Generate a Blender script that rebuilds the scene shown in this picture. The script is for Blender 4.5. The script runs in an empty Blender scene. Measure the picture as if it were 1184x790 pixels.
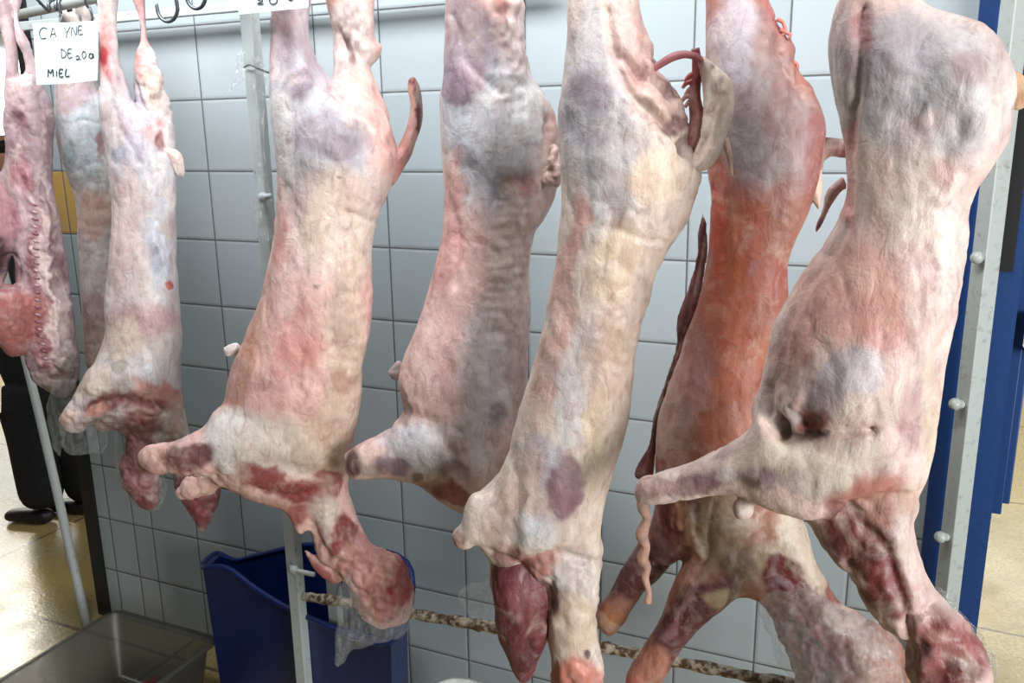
import bpy, bmesh, math, random
import numpy as np
import openvdb
from mathutils import Vector
random.seed(4)
SC = bpy.context.scene
COL = SC.collection

# ------------------------------------------------------------------ camera
F_PX, YAW, PITCH, ROLL = 985.8, -.4162, .2372, -.0155
CAM = np.array([1.819, -1.956, 1.678])
cy, sy, cp, sp = math.cos(YAW), math.sin(YAW), math.cos(PITCH), math.sin(PITCH)
FW = np.array([sy*cp, cy*cp, -sp]); RT = np.array([cy, -sy, 0.]); UP = np.cross(RT, FW)
_c, _s = math.cos(ROLL), math.sin(ROLL)
RT, UP = _c*RT+_s*UP, -_s*RT+_c*UP

def ray(x, y): return FW+RT*(x-592)/F_PX-UP*(y-395)/F_PX
def at_y(x, y, Y):
    d = ray(x, y); return CAM+d*(Y-CAM[1])/d[1]
def at_z(x, y, Z=0.):
    d = ray(x, y); return CAM+d*(Z-CAM[2])/d[2]
def to_px(P):
    d = P-CAM; z = d@FW
    return 592+F_PX*(d@RT)/z, 395-F_PX*(d@UP)/z

from mathutils import Matrix
cam = bpy.data.cameras.new('camera'); co = bpy.data.objects.new('camera', cam); COL.objects.link(co)
cam.sensor_width = 36; cam.lens = F_PX/1184*36; cam.clip_start = .02
M = Matrix(((RT[0], UP[0], -FW[0], CAM[0]), (RT[1], UP[1], -FW[1], CAM[1]), (RT[2], UP[2], -FW[2], CAM[2]), (0, 0, 0, 1)))
co.matrix_world = M
SC.camera = co

# ------------------------------------------------------------------ colour / nodes
def lin(c):
    c = [v/255. for v in c]
    return tuple((v/12.92 if v <= .04045 else ((v+.055)/1.055)**2.4) for v in c)

class NT:
    def __init__(s, name):
        s.m = bpy.data.materials.new(name); s.m.use_nodes = True
        s.t = s.m.node_tree; s.n = s.t.nodes; s.l = s.t.links
        s.b = s.n['Principled BSDF']
    def add(s, typ, ins=None, **kw):
        n = s.n.new(typ)
        for k, v in kw.items(): setattr(n, k, v)
        for k, v in (ins or {}).items():
            if hasattr(v, 'is_output'): s.l.new(v, n.inputs[k])
            else: n.inputs[k].default_value = v
        return n
    def math(s, op, a, b=0., c=None):
        i = {0: a, 1: b}
        if c is not None: i[2] = c
        return s.add('ShaderNodeMath', i, operation=op).outputs[0]
    def mix(s, f, a, b, blend='MIX'):
        n = s.n.new('ShaderNodeMix'); n.data_type = 'RGBA'; n.blend_type = blend
        for idx, v in ((0, f), (6, a), (7, b)):
            if hasattr(v, 'is_output'): s.l.new(v, n.inputs[idx])
            else: n.inputs[idx].default_value = v if idx == 0 else (tuple(v)+(1,))[:4]
        return n.outputs[2]
    def ramp(s, v, stops):
        n = s.n.new('ShaderNodeValToRGB'); s.l.new(v, n.inputs[0])
        e = n.color_ramp.elements
        while len(e) < len(stops): e.new(.5)
        for k, (p, c) in zip(e, stops): k.position = p; k.color = (tuple(c)+(1,))[:4] if not isinstance(c, (int, float)) else (c, c, c, 1)
        return n.outputs[0]
    def noise(s, vec, scale, detail=4., rough=.55, dist=0.):
        return s.add('ShaderNodeTexNoise', {'Vector': vec, 'Scale': scale, 'Detail': detail, 'Roughness': rough, 'Distortion': dist}).outputs[0]
    def scaled(s, v, sc):
        return s.add('ShaderNodeVectorMath', {0: v, 1: sc}, operation='MULTIPLY').outputs[0]
    def bump(s, h, st, dist):
        n = s.add('ShaderNodeBump', {'Height': h, 'Strength': st, 'Distance': dist}); return n.outputs[0]
    def set(s, **kw):
        for k, v in kw.items():
            k = k.replace('_', ' ')
            if hasattr(v, 'is_output'): s.l.new(v, s.b.inputs[k])
            else: s.b.inputs[k].default_value = (tuple(v)+(1,))[:4] if isinstance(v, tuple) else v

def flesh_mat():
    t = NT('flesh')
    co_ = t.add('ShaderNodeTexCoord').outputs['Object']
    at = t.add('ShaderNodeAttribute', attribute_name='tissue').outputs['Color']
    st = t.scaled(co_, (1., 1., .16))
    n1 = t.noise(st, 90, 5, .6, .4)                      # fine fibres along the body
    n2 = t.noise(co_, 26, 5, .6, .8)                     # fat marbling
    n3 = t.noise(co_, 160, 3, .6)
    fib = t.ramp(n1, [(.3, (.80, .74, .74)), (.5, (1, 1, 1)), (.72, (1.12, 1.12, 1.12))])
    c = t.mix(.3, at, fib, 'MULTIPLY')
    fat = t.ramp(n2, [(.52, 0), (.68, 1)])
    fm = t.math('MULTIPLY', fat, .20)
    c = t.mix(fm, c, lin((226, 212, 200)))
    red = t.ramp(n2, [(.30, 1), (.42, 0)])
    rm = t.math('MULTIPLY', red, .30)
    c = t.mix(rm, c, lin((160, 92, 86)), 'MIX')
    n4 = t.noise(t.scaled(co_, (1., 1., .45)), 42, 6, .68, 1.4)
    c = t.mix(.8, c, t.ramp(n4, [(.30, (.60, .54, .57)), (.47, (.96, .94, .94)), (.56, (1, 1, 1)), (.70, (1.16, 1.17, 1.18))]), 'MULTIPLY')
    n5 = t.noise(t.scaled(co_, (1., 1., .7)), 11, 5, .65, .9)
    c = t.mix(t.math('MULTIPLY', t.ramp(n5, [(.54, 0), (.66, 1)]), .30), c, lin((150, 134, 142)))
    c = t.mix(t.math('MULTIPLY', t.ramp(n5, [(.34, 1), (.45, 0)]), .30), c, lin((220, 206, 186)))
    vein = t.add('ShaderNodeTexVoronoi', {'Vector': t.add('ShaderNodeVectorMath', {0: co_, 1: t.add('ShaderNodeTexNoise', {'Vector': co_, 'Scale': 14., 'Detail': 3.}).outputs[1]}, operation='ADD').outputs[0], 'Scale': 13.}, feature='DISTANCE_TO_EDGE').outputs[0]
    vm = t.math('MULTIPLY', t.ramp(vein, [(0., 1), (.035, 0)]), .20)
    c = t.mix(vm, c, lin((150, 84, 84)))
    h = t.math('ADD', t.math('MULTIPLY', n1, .22), t.math('ADD', t.math('MULTIPLY', n2, .9), t.math('MULTIPLY', n3, .18)))
    t.set(Base_Color=c, Roughness=t.math('ADD', t.math('MULTIPLY', n3, .25), .36), Normal=t.bump(t.math('ADD', h, t.math('MULTIPLY', n4, .5)), .5, .006), Specular_IOR_Level=.45,
          Subsurface_Weight=.12, Coat_Weight=.12, Coat_Roughness=.3)
    t.b.inputs['Subsurface Radius'].default_value = (1., .35, .2); t.b.inputs['Subsurface Scale'].default_value = .008
    return t.m

def simple(name, c, rough=.5, metal=0., nscale=30, var=.12, bump=.2, dist=.002, spec=.5, c2=None, lo=.4, hi=.65):
    t = NT(name); co_ = t.add('ShaderNodeTexCoord').outputs['Object']
    n = t.noise(co_, nscale, 5, .6)
    b = lin(c); d = lin(c2) if c2 else tuple(v*(1-var*2) for v in b)
    col = t.mix(t.ramp(n, [(lo, 0), (hi, 1)]), b, d)
    t.set(Base_Color=col, Roughness=rough, Metallic=metal, Normal=t.bump(n, bump, dist), Specular_IOR_Level=spec)
    return t.m

def tile_mat():
    t = NT('wall_tile')
    g = t.add('ShaderNodeNewGeometry').outputs['Position']
    s = t.add('ShaderNodeSeparateXYZ', {0: g})
    x, z = s.outputs[0], s.outputs[2]
    u = t.math('DIVIDE', t.math('ADD', x, 10.), .2); v = t.math('DIVIDE', t.math('ADD', z, .01+2.), .2)
    fu, fv = t.math('FRACT', u), t.math('FRACT', v)
    def edge(f): return t.math('SUBTRACT', .5, t.math('ABSOLUTE', t.math('SUBTRACT', f, .5)))
    d = t.math('MINIMUM', edge(fu), edge(fv))
    d = t.math('MINIMUM', d, t.math('ABSOLUTE', t.math('DIVIDE', t.math('ADD', x, .487), .2)))
    wob = t.math('MULTIPLY', t.math('SUBTRACT', t.noise(g, 40, 2), .5), .006)
    d = t.math('ADD', d, wob)
    gm = t.ramp(d, [(.008, 1), (.014, 0)])
    iu, iv = t.math('FLOOR', u), t.math('FLOOR', v)
    wn = t.add('ShaderNodeTexWhiteNoise', {0: t.add('ShaderNodeCombineXYZ', {0: iu, 1: iv}).outputs[0]}, noise_dimensions='3D').outputs[0]
    base = t.mix(wn, lin((148, 157, 161)), lin((161, 168, 171)))
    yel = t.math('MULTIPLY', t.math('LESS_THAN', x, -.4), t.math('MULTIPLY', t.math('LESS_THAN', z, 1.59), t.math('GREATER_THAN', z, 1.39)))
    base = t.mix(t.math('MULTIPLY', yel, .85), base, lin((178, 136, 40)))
    dirt = t.ramp(t.noise(g, 6, 5), [(.45, 0), (.75, 1)])
    base = t.mix(t.math('MULTIPLY', dirt, .14), base, lin((150, 145, 132)))
    spk = t.ramp(t.noise(g, 190, 2), [(.74, 0), (.78, 1)])
    base = t.mix(t.math('MULTIPLY', spk, .5), base, lin((90, 70, 60)))
    c = t.mix(gm, base, lin((84, 84, 84)))
    hgt = t.math('ADD', t.ramp(d, [(.006, 0), (.04, 1)]), t.math('MULTIPLY', t.noise(g, 9, 2), .25))
    t.set(Base_Color=c, Roughness=t.math('ADD', t.math('MULTIPLY', gm, .5), .24), Normal=t.bump(hgt, .35, .004), Specular_IOR_Level=.45)
    return t.m

def floor_mat():
    t = NT('stained_floor')
    g = t.add('ShaderNodeNewGeometry').outputs['Position']
    n = t.noise(g, 3.2, 6, .65); n2 = t.noise(g, 85, 3, .7); n3 = t.noise(g, 1.1, 3)
    c = t.mix(t.ramp(n, [(.35, 0), (.65, 1)]), lin((190, 172, 118)), lin((160, 146, 106)))
    c = t.mix(t.math('MULTIPLY', t.ramp(n2, [(.4, 0), (.62, 1)]), .5), c, lin((112, 100, 66)))
    c = t.mix(t.math('MULTIPLY', t.ramp(n3, [(.45, 0), (.6, 1)]), .35), c, lin((188, 150, 84)))
    s = t.add('ShaderNodeSeparateXYZ', {0: t.add('ShaderNodeVectorMath', {0: g, 1: t.scaled(t.add('ShaderNodeTexNoise', {'Vector': g, 'Scale': 9.}).outputs[1], (.02, .02, 0))}, operation='ADD').outputs[0]})
    def ed(a, per, off):
        f = t.math('FRACT', t.math('DIVIDE', t.math('ADD', a, off), per))
        return t.math('ABSOLUTE', t.math('SUBTRACT', f, .5))
    d = t.math('MINIMUM', ed(s.outputs[0], 1.2, 10.45), ed(s.outputs[1], 1.2, 10.3))
    jm = t.ramp(d, [(.003, 1), (.008, 0)])
    c = t.mix(t.math('MULTIPLY', jm, .8), c, lin((70, 60, 44)))
    t.set(Base_Color=c, Roughness=t.ramp(n, [(.4, .07), (.7, .4)]), Normal=t.bump(t.math('ADD', n2, n), .25, .004))
    return t.m

def film_mat(name, alpha=.16, tint=(235, 240, 240)):
    t = NT(name); t.n.remove(t.b)
    co_ = t.add('ShaderNodeTexCoord').outputs['Object']
    n = t.noise(co_, 24, 4, .6, 1.6)
    w = t.noise(t.scaled(co_, (1, 1, .3)), 60, 3, .6, 2.2)
    h = t.math('ADD', n, t.math('MULTIPLY', w, .5))
    nor = t.bump(h, .9, .02)
    gl = t.add('ShaderNodeBsdfGlossy', {'Color': (1, 1, 1, 1), 'Roughness': .16, 'Normal': nor}).outputs[0]
    df = t.add('ShaderNodeBsdfDiffuse', {'Color': lin(tint)+(1,), 'Normal': nor}).outputs[0]
    tr = t.add('ShaderNodeBsdfTransparent', {'Color': (1, 1, 1, 1)}).outputs[0]
    fr = t.math('ADD', t.math('MULTIPLY', t.math('POWER', t.add('ShaderNodeLayerWeight', {'Blend': .5, 'Normal': nor}).outputs[1], 3.), .9), .065)
    m1 = t.add('ShaderNodeMixShader', {0: t.math('MULTIPLY', t.ramp(w, [(.45, .3), (.62, 1.)]), alpha*2), 1: tr, 2: df}).outputs[0]
    m2 = t.add('ShaderNodeMixShader', {0: t.math('MULTIPLY', fr, .5), 1: m1, 2: gl}).outputs[0]
    t.l.new(m2, t.n['Material Output'].inputs[0])
    return t.m

def tub_mat():
    t = NT('frosted_plastic'); t.n.remove(t.b)
    df = t.add('ShaderNodeBsdfDiffuse', {'Color': lin((104, 104, 99))+(1,)}).outputs[0]
    tl = t.add('ShaderNodeBsdfTranslucent', {'Color': lin((104, 104, 99))+(1,)}).outputs[0]
    gl = t.add('ShaderNodeBsdfGlossy', {'Color': (1, 1, 1, 1), 'Roughness': .3}).outputs[0]
    tr = t.add('ShaderNodeBsdfTransparent', {'Color': (.9, .9, .9, 1)}).outputs[0]
    a = t.add('ShaderNodeMixShader', {0: .5, 1: df, 2: tl}).outputs[0]
    b = t.add('ShaderNodeMixShader', {0: .5, 1: tr, 2: a}).outputs[0]
    c = t.add('ShaderNodeMixShader', {0: .025, 1: b, 2: gl}).outputs[0]
    t.l.new(c, t.n['Material Output'].inputs[0]); return t.m
MAT = dict(
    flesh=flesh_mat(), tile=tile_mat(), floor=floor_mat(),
    blue=simple('blue_paint', (20, 58, 112), .42, 0, 120, .1, .25, .0006, c2=(16, 48, 98), lo=.45, hi=.8),
    darkblue=simple('blue_plastic', (12, 34, 92), .42, 0, 8, .12, .1),
    black=simple('black_paint', (26, 25, 26), .5, 0, 20),
    slot=simple('dark_recess', (10, 10, 12), .7),
    grey=simple('worn_grey_metal', (168, 172, 168), .45, .05, 60, .1, .3, .0012, c2=(126, 124, 116), lo=.56, hi=.78),
    white_metal=simple('white_painted_metal', (170, 176, 174), .45, 0, 45, .1, .3, .001, c2=(120, 108, 96), lo=.62, hi=.74),
    rust=simple('flaking_rusty_paint', (176, 166, 144), .7, 0, 55, .2, .9, .004, c2=(84, 58, 40), lo=.42, hi=.56),
    steel=simple('dull_steel', (120, 122, 124), .32, .85, 60),
    card=simple('white_card', (225, 236, 236), .8, 0, 12, .04, .1, c2=(212, 226, 226)),
    ink=simple('pencil_ink', (84, 88, 96), .8), ink_dark=simple('marker_ink', (52, 62, 62), .7),
    film=film_mat('clear_plastic_film', .055), tub=tub_mat(),
    dull=simple('dim_ceiling_paint', (120, 120, 118), .9), plaster=simple('white_plaster', (232, 234, 232), .9, 0, 4, .04),
    cloth=simple('black_cloth', (22, 22, 27), .9, 0, 60, .2, .5), shirt=simple('dark_shirt', (40, 40, 48), .9, 0, 40),
    skin=simple('skin', (176, 126, 100), .55, 0, 30, .06), hair=simple('hair', (24, 20, 18), .7),
    shoe=simple('dark_leather', (30, 26, 28), .45), white_plastic=simple('white_plastic', (216, 216, 210), .4),
    meat=simple('dark_meat_scraps', (120, 52, 50), .35, 0, 30, .2, .5, .005, c2=(66, 26, 28)),
    hook=simple('hook_steel', (96, 100, 104), .35, .7, 60),
)

# ------------------------------------------------------------------ object helpers
def link(name, me, mat, parent=None, smooth=True):
    o = bpy.data.objects.new(name, me); COL.objects.link(o)
    if mat: me.materials.append(MAT[mat] if isinstance(mat, str) else mat)
    if smooth: me.polygons.foreach_set('use_smooth', [True]*len(me.polygons))
    if parent: o.parent = parent
    return o
def empty(name, loc, label, cat, group=None):
    o = bpy.data.objects.new(name, None); COL.objects.link(o); o.location = loc; o.empty_display_size = .05
    return tag(o, label, cat, group)
def tag(o, label, cat, group=None):
    o['label'] = label; o['category'] = cat
    if group: o['group'] = group
    return o
def struct(o): o['kind'] = 'structure'; return o

def bm_obj(name, bm, mat, parent=None, smooth=False, bevel=0):
    org = Vector(parent.location) if parent else Vector((0, 0, 0))
    p = parent
    while p is not None and p.parent is not None:
        p = p.parent; org += Vector(p.location)
    if parent is None:                                   # own origin at the base
        xs = [v.co for v in bm.verts]
        org = Vector((sum(v.x for v in xs)/len(xs), sum(v.y for v in xs)/len(xs), min(v.z for v in xs)))
    for v in bm.verts: v.co -= org
    bmesh.ops.recalc_face_normals(bm, faces=bm.faces)
    me = bpy.data.meshes.new(name); bm.to_mesh(me); bm.free()
    o = link(name, me, mat, parent, smooth)
    if parent is None: o.location = org
    if bevel:
        b = o.modifiers.new('bevel', 'BEVEL'); b.width = bevel; b.segments = 2; b.limit_method = 'ANGLE'
    return o
def box(bm, lo, hi):
    r = bmesh.ops.create_cube(bm, size=1.)
    for v in r['verts']: v.co = Vector([(lo[k]+hi[k])/2+v.co[k]*(hi[k]-lo[k]) for k in range(3)])
    return r['verts']
def bx(*ls):
    bm = bmesh.new()
    for lo, hi in ls: box(bm, lo, hi)
    return bm
def catmull(P, n=6, closed=False):
    P = [np.array(p, float) for p in P]; out = []; N = len(P)
    for i in range(N if closed else N-1):
        if closed: a, b, c, d = P[i-1], P[i], P[(i+1) % N], P[(i+2) % N]
        else: a, b, c, d = P[max(i-1, 0)], P[i], P[i+1], P[min(i+2, N-1)]
        for k in range(n):
            t = k/n
            out.append(.5*((2*b)+(c-a)*t+(2*a-5*b+4*c-d)*t*t+(3*b-a-3*c+d)*t**3))
    if not closed: out.append(P[-1])
    return np.array(out)
def tube(bm, pts, rad, seg=12, smooth_n=0, flat=1., jit=0., rng=None):
    """round bar through 3D points; rad number or per-point list"""
    pts = [np.array(p, float) for p in pts]
    R = list(rad) if hasattr(rad, '__len__') else [rad]*len(pts)
    if smooth_n:
        q = catmull([np.append(p, r) for p, r in zip(pts, R)], smooth_n)
        pts = [a[:3] for a in q]; R = [max(a[3], 1e-4) for a in q]
    rings = []; up = None
    for i, p in enumerate(pts):
        t = pts[min(i+1, len(pts)-1)]-pts[max(i-1, 0)]; t /= np.linalg.norm(t)+1e-12
        if up is None: up = np.array([0, 0, 1.]) if abs(t[2]) < .9 else np.array([0, 1., 0])
        a = np.cross(t, up); a /= np.linalg.norm(a); up = np.cross(a, t)
        ring = []
        for k in range(seg):
            th = 2*math.pi*k/seg; r = R[i]*(1+(random.uniform(-jit, jit) if jit else 0))
            ring.append(bm.verts.new(Vector(p+a*math.cos(th)*r+up*math.sin(th)*r*flat)))
        rings.append(ring)
    for i in range(len(rings)-1):
        for k in range(seg):
            bm.faces.new((rings[i][k], rings[i][(k+1) % seg], rings[i+1][(k+1) % seg], rings[i+1][k]))
    bm.faces.new(rings[0][::-1]); bm.faces.new(rings[-1])
    return bm
def tb(pts, rad, **k): return tube(bmesh.new(), pts, rad, **k)

# ------------------------------------------------------------------ organic bodies
class Noise:
    def __init__(s, seed): s.t = np.random.RandomState(seed).rand(32, 32, 32)*2-1
    def __call__(s, p, f):
        q = p*f; i = np.floor(q).astype(int); t = q-i; t = t*t*(3-2*t); r = 0
        for a in (0, 1):
            for b in (0, 1):
                for c in (0, 1):
                    w = (t[:, 0] if a else 1-t[:, 0])*(t[:, 1] if b else 1-t[:, 1])*(t[:, 2] if c else 1-t[:, 2])
                    r = r+w*s.t[(i[:, 0]+a) % 32, (i[:, 1]+b) % 32, (i[:, 2]+c) % 32]
        return r
    def fbm(s, p, f, o=3): return sum(s(p+7.3*k, f*2**k)*.5**k for k in range(o))

def sdpoly(P, X, Y):
    d = np.full(X.shape, 1e9); ins = np.zeros(X.shape, bool); n = len(P)
    for i in range(n):
        a, b = P[i], P[(i+1) % n]; e = b-a
        wx, wy = X-a[0], Y-a[1]
        t = np.clip((wx*e[0]+wy*e[1])/(e@e+1e-12), 0, 1)
        d = np.minimum(d, (wx-t*e[0])**2+(wy-t*e[1])**2)
        if a[1] != b[1]:
            cnd = ((a[1] > Y) != (b[1] > Y)) & (X < (b[0]-a[0])*(Y-a[1])/(b[1]-a[1])+a[0]); ins ^= cnd
    return np.where(ins, 1., -1.)*np.sqrt(d)
def blur(A, n):
    for _ in range(n):
        B = np.pad(A, 1, mode='edge')
        A = (B[:-2, 1:-1]+B[2:, 1:-1]+B[1:-1, :-2]+B[1:-1, 2:]+4*A)/8
    return A
def inflate(poly, U, V, g, k):
    """squared half-thickness over the outline (solved as a soap film), negative outside"""
    d = sdpoly(poly, U, V); m = d > 0
    P = np.zeros(U.shape); src = 2*k*k*g*g
    for lev in (1,):
        ii, jj = np.nonzero(m)
        red = np.zeros(U.shape, bool); red[ii, jj] = (ii+jj) % 2 == 0; blk = m & ~red
        n_it = int(2.2*max(20, min(U.shape))); om = 2/(1+math.sin(math.pi/max(12, min(U.shape)*.8)))
        for _ in range(n_it):
            for mk in (red, blk):
                S = np.zeros_like(P)
                S[1:-1, 1:-1] = (P[:-2, 1:-1]+P[2:, 1:-1]+P[1:-1, :-2]+P[1:-1, 2:]+src)/4
                P[mk] += om*(S[mk]-P[mk])
    dp = np.maximum(d, 0)
    r = blur(P*1., 4)/(blur(dp, 4)+1e-5)
    far = blur(dp, 4) < 1e-5
    r[far] = .03
    r = np.clip(r, .006, None)
    return np.where(m, r*dp, d*np.maximum(r, .02)), r

class Frame:
    """vertical plane through the thing, turned to face the viewer's side of the room"""
    def __init__(s, px, py, Y):
        s.O = at_y(px, py, Y); n = CAM-s.O; n[2] = 0; s.n = n/np.linalg.norm(n)
        s.u = np.cross(np.array([0, 0, 1.]), s.n); s.v = np.array([0, 0, 1.])
    def uv(s, pts, w=0.):
        out = []
        for x, y in pts:
            d = ray(x, y); t = ((s.O-CAM)@s.n+w)/(d@s.n); P = CAM+d*t-s.O
            out.append((P@s.u, P@s.v))
        return np.array(out)
    def world(s, p): return s.O+p[:, :1]*s.u+p[:, 1:2]*s.v+p[:, 2:3]*s.n
    def pt(s, x, y, w=0.):
        a = s.uv([(x, y)], w)[0]; return s.O+a[0]*s.u+a[1]*s.v+w*s.n

def ell(px, py, b):
    x, y, rx, ry, ang = b; a = math.radians(ang); c, s_ = math.cos(a), math.sin(a)
    dx, dy = px-x, py-y
    return ((dx*c+dy*s_)/rx)**2+((-dx*s_+dy*c)/ry)**2
def pline(px, py, pts):
    d = np.full(px.shape, 1e9)
    for a, b in zip(pts[:-1], pts[1:]):
        a, b = np.array(a, float), np.array(b, float); e = b-a
        t = np.clip(((px-a[0])*e[0]+(py-a[1])*e[1])/(e@e+1e-9), 0, 1)
        d = np.minimum(d, np.hypot(px-a[0]-t*e[0], py-a[1]-t*e[1]))
    return d

def body(name, fr, layers, base, parent, cols=(), bumps=(), seed=1, g=.0045, blend=.012, lump=.0022, mat='flesh', loc=None, cnoise=.13, top=-34, sat=.80):
    """layers: dict(p=outline px, k=roundness, w=offset, tilt=(w per 100px x, w per 100px y, x0, y0), open=False)"""
    L = []
    for ly in layers:
        p = fr.uv([(x_, max(y_, top)) for x_, y_ in ly['p']], ly.get('w', 0)*1.)
        p = catmull(p, 4, True); L.append((ly, p))
    allp = np.concatenate([p for _, p in L]); lo = allp.min(0)-5*g; hi = allp.max(0)+5*g
    nu, nv = [int(math.ceil((hi[i]-lo[i])/g))+1 for i in (0, 1)]
    U, V = np.meshgrid(lo[0]+g*np.arange(nu), lo[1]+g*np.arange(nv), indexing='ij')
    # rough px coordinates of the plane, for the tilts
    fields = []; wmax = .02
    for ly, p in L:
        P, r = inflate(p, U, V, g, ly.get('k', .72))
        w0 = np.full(U.shape, ly.get('w', 0.))
        if 'tilt' in ly:
            tx, ty, x0, y0 = ly['tilt']; c = fr.uv([(x0, y0)])[0]; m = fr.uv([(x0+100, y0)])[0][0]-c[0]
            w0 = w0+(U-c[0])/m*tx+(c[1]-V)/m*ty
        hh = np.sqrt(np.maximum(P, 0)); msk = P > 0
        wmax = max(wmax, (np.abs(w0)+hh)[msk].max())
        fields.append((P, r, w0))
    nw = int(math.ceil((wmax+4*g)/g)); W = g*np.arange(-nw, nw+1)
    S = None
    for P, r, w0 in fields:
        ww = W[None, None, :]-w0[:, :, None]
        Fv = (P[:, :, None]-ww**2)/(np.sqrt(4*ww**2+r[:, :, None]**2)+1e-4)
        s_ = -Fv
        if S is None: S = s_
        else:
            h = np.clip(.5+.5*(S-s_)/blend, 0, 1); S = S*(1-h)+s_*h-blend*h*(1-h)
    S = np.clip(S, -3*g, 3*g).astype(np.float32)
    S[0], S[-1], S[:, 0], S[:, -1], S[:, :, 0], S[:, :, -1] = (3*g,)*6
    G = openvdb.FloatGrid(3*g); G.copyFromArray(np.ascontiguousarray(S))
    pts, quads = G.convertToQuads(0.)
    pts = np.array(pts, float); quads = np.array(quads, int)[:, ::-1]
    pts = np.stack([lo[0]+pts[:, 0]*g, lo[1]+pts[:, 1]*g, (pts[:, 2]-nw)*g], 1)
    # relax
    e = np.concatenate([quads[:, [0, 1]], quads[:, [1, 2]], quads[:, [2, 3]], quads[:, [3, 0]]])
    e = np.concatenate([e, e[:, ::-1]])
    cnt = np.bincount(e[:, 0], minlength=len(pts))[:, None]
    def avg(A): return np.stack([np.bincount(e[:, 0], weights=A[e[:, 1], k], minlength=len(A)) for k in range(A.shape[1])], 1)/np.maximum(cnt, 1)
    for it in range(4): pts = pts+(.5 if it % 2 == 0 else -.48)*(avg(pts)-pts)
    def normals(p):
        n = np.cross(p[quads[:, 2]]-p[quads[:, 0]], p[quads[:, 3]]-p[quads[:, 1]]); N = np.zeros_like(p)
        for k in range(4):
            for c in range(3): N[:, c] += np.bincount(quads[:, k], weights=n[:, c], minlength=len(p))
        return N/(np.linalg.norm(N, axis=1, keepdims=True)+1e-12)
    N = normals(pts)
    if (pts[quads[:, 0]]*np.cross(pts[quads[:, 2]]-pts[quads[:, 0]], pts[quads[:, 3]]-pts[quads[:, 1]])).sum() < 0: N = -N; quads = quads[:, ::-1]
    nz = Noise(seed)
    q = pts+np.array([3.1*seed % 5, 1.7, 2.9])
    wl = fr.world(pts); px, py = to_px(wl); scale = F_PX/((wl-CAM)@FW)       # px per metre
    wob = 12*nz.fbm(q, 13, 5)+3*nz.fbm(q+4, 70, 2), 12*nz.fbm(q+11, 13, 5)+3*nz.fbm(q+6, 70, 2)
    disp = lump*1.1*nz.fbm(q*np.array([1, .5, 1]), 24, 4)+lump*1.6*nz.fbm(q*np.array([1, .7, 1]), 10, 2)-lump*.8*(1-np.abs(nz.fbm(q*np.array([1.3, .6, 1]), 19, 2)))**5
    front = np.clip(N[:, 2]*1.6+.1, 0, 1)
    for b in bumps:
        if b[0] == 'g': disp = disp+b[6]*np.exp(-1.2*ell(px+wob[0]*.5, py+wob[1]*.5, b[1:6]))*front
        elif b[0] == 'line': disp = disp+b[3]*np.exp(-(pline(px+wob[0]*.4, py+wob[1]*.4, b[1])/b[2])**2)*front
        elif b[0] == 'rough':
            disp = disp+b[6]*(nz.fbm(q*np.array([1, .8, 1])+31, b[7], 4)-.7*(1-np.abs(nz.fbm(q+17, b[7]*.8, 2)))**6)*np.exp(-ell(px, py, b[1:6])**2)
        elif b[0] == 'ribs':
            a = math.radians(b[6]); ph = (-(px-b[1])*math.sin(a)+(py-b[2])*math.cos(a)+wob[0]*.45)/b[7]*2*math.pi
            disp = disp+.3*b[8]*np.sin(ph+2.6*nz.fbm(q+9, 13, 2))*(.55+.9*nz(q+2, 11))*np.exp(-ell(px, py, b[1:6])**2)*np.clip(front+.4, 0, 1)
    pts = pts+N*disp[:, None]
    # albedo of the tissues, plus belly-opening shade painted in through cols
    C = np.tile(np.array(lin(base)), (len(pts), 1)); 
    pn = nz.fbm(q*np.array([1, .7, 1])+20, 20, 5)
    for lo_, hi_, sg, tgt, am in ((.12, .42, 1, (128, 104, 116), .30), (.10, .45, -1, (226, 216, 210), .34)):
        m = np.clip((pn*sg-lo_)/(hi_-lo_), 0, 1)[:, None]*am; C = C*(1-m)+m*(C*np.array([.50, .40, .48]) if sg > 0 else C*np.array([1.12, 1.2, 1.22])+.02)
    for c in cols:
        if c[0] == 'line':
            m = np.exp(-(pline(px+wob[0]*.4, py+wob[1]*.4, c[1])/c[2])**2)*c[4]; tgt = c[3]
        else:
            ws = min(1., (c[2]+c[3])/44); e_ = np.sqrt(ell(px+wob[0]*ws, py+wob[1]*ws, c[:5])); soft = c[7] if len(c) > 7 else .6
            m = np.clip((1+soft*.5-e_)/soft, 0, 1); m = m*m*(3-2*m)*c[6]; tgt = c[5]
        C = C*(1-m[:, None])+np.array(lin(tgt))*m[:, None]
    mot = nz.fbm(q+5, 28, 4); st = nz.fbm((q+3)*np.array([1, .22, 1]), 48, 3)
    C = C*(1+cnoise*mot[:, None]*np.array([.6, 1, 1])+cnoise*.8*st[:, None]*np.array([.7, 1.1, 1.1]))
    gray = C@np.array([.3, .5, .2]); C = 1.0*(gray[:, None]+(C-gray[:, None])*sat)
    C = np.clip(C, .004, .95)
    wl = fr.world(pts)
    org = np.array(loc if loc is not None else parent.location)
    me = bpy.data.meshes.new(name)
    me.vertices.add(len(wl)); me.vertices.foreach_set('co', (wl-org).ravel())
    nf = len(quads); me.loops.add(nf*4); me.loops.foreach_set('vertex_index', quads.ravel())
    me.polygons.add(nf); me.polygons.foreach_set('loop_start', np.arange(nf)*4); me.polygons.foreach_set('loop_total', np.full(nf, 4))
    me.update(calc_edges=True); me.validate()
    ca = me.color_attributes.new('tissue', 'FLOAT_COLOR', 'POINT')
    ca.data.foreach_set('color', np.concatenate([C, np.ones((len(C), 1))], 1).ravel())
    o = link(name, me, mat, parent)
    if parent is None: o.location = org
    return o

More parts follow.
